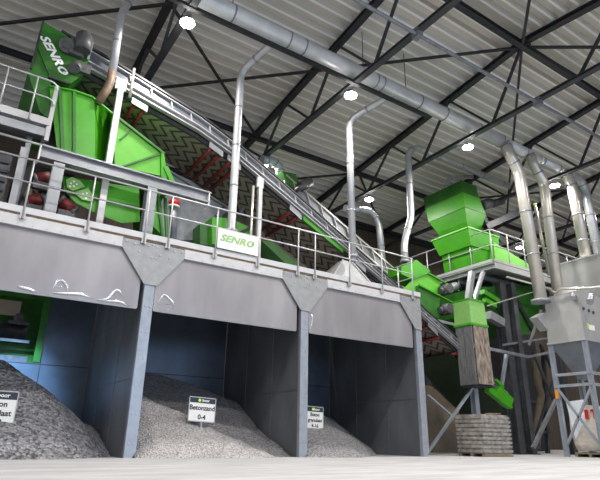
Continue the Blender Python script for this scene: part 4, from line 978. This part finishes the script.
for y in (-1.9, -1.4, -.9): b.box(15.85, 17.0, y - .05, y + .05, 0, .1)
b.build('pallet', 'concrete_block', t)

# background low right: tan wall blocks and a dark mass added to darken the background
t = tag(MB().prism([(13.87, 4.40, 2.74), (14.36, 4.40, 2.73), (15.26, 4.40, 2.18), (15.99, 4.40, 1.70), (15.89, 4.40, 0.02), (13.6, 0, 0), (12.6, 0, 0)], 4.4, 4.8).build('loading_wall', 'concrete_block'), 'tan concrete loading wall with sloping top behind the bunker end', 'wall block')
t = thing('tan_column', (20, 4.5, 0), 'tan curved upright seen between the dark columns and bin legs', 'post')
b = MB(); b.tube([(19.30, 3.00, 0.23), (19.74, 3.00, 1.44), (20.25, 3.00, 2.59), (20.10, 3.00, 3.28), (20.08, 3.00, 4.22)], .18, 8); b.build('upright', 'concrete_block', t)
t = thing('rear_dark_mass', (18, 6, 0), 'dark mass added low behind the tower columns to darken the background', 'machine')
b = MB(); b.box(14.6, 26, 6.6, 8.5, 0, 6.6); b.build('dark_mass_block', 'steel_black', t)
b = MB(); b.box(14.6, 26, 6.5, 6.6, 1.0, 1.25); b.box(14.6, 26, 6.5, 6.6, 2.6, 2.75); b.build('dark_mass_rail', 'roofsteel', t)

# ------------------------------------------------------------------ light
w = bpy.data.worlds.new('world'); SC.world = w; w.use_nodes = True
bg = w.node_tree.nodes['Background']; bg.inputs[0].default_value = (.93, .96, 1, 1); bg.inputs[1].default_value = WS = 0.55
def area(name, loc, rot, sx, sy, e, col):
    l = bpy.data.lights.new(name, 'AREA'); l.shape = 'RECTANGLE'; l.size = sx; l.size_y = sy; l.energy = e; l.color = col
    o = bpy.data.objects.new(name, l); COL.objects.link(o); o.location = loc; o.rotation_euler = rot; return o
# daylight entering through the open gate of the hall behind the photographer
area('gate_daylight', (6, -30, 3.0), (math.radians(90), 0, 0), 16, 4, 1100, (.42, .64, 1))
sl = bpy.data.lights.new('bay_fill_spot', 'SPOT'); sl.energy = 6500; sl.color = (.35, .62, 1); sl.spot_size = math.radians(29); sl.spot_blend = 1; sl.shadow_soft_size = .15  # unseen spot added for the blue light on the left bay's back wall
so = bpy.data.objects.new('bay_fill_spot', sl); COL.objects.link(so); so.location = (-4.3, 1.2, 4.3)
so.rotation_euler = (V((-2.1, 4.86, 2.0)) - V((-4.3, 1.2, 4.3))).to_track_quat('-Z', 'Y').to_euler()

# ------------------------------------------------------------------ camera
cam = bpy.data.cameras.new('camera'); co = bpy.data.objects.new('camera', cam); COL.objects.link(co)
Fv = V((0.51201291, 0.78326887, 0.35260835)); Rv = V((0.83367142, -0.55203701, 0.01571963)); Uv = V((-0.20696555, -0.28591085, 0.93563895))
mw = Matrix((Rv, Uv, -Fv)).transposed().to_4x4(); mw.translation = V((-3.785, -12.49, .461))
co.matrix_world = mw
cam.sensor_fit = 'HORIZONTAL'; cam.sensor_width = 36; cam.lens = 526.947/600*36; cam.clip_end = 200
SC.camera = co
SC.view_settings.view_transform = 'Standard'; SC.view_settings.look = 'None'; SC.view_settings.gamma = 1; SC.view_settings.exposure = .18
SC.view_settings.use_curve_mapping = False
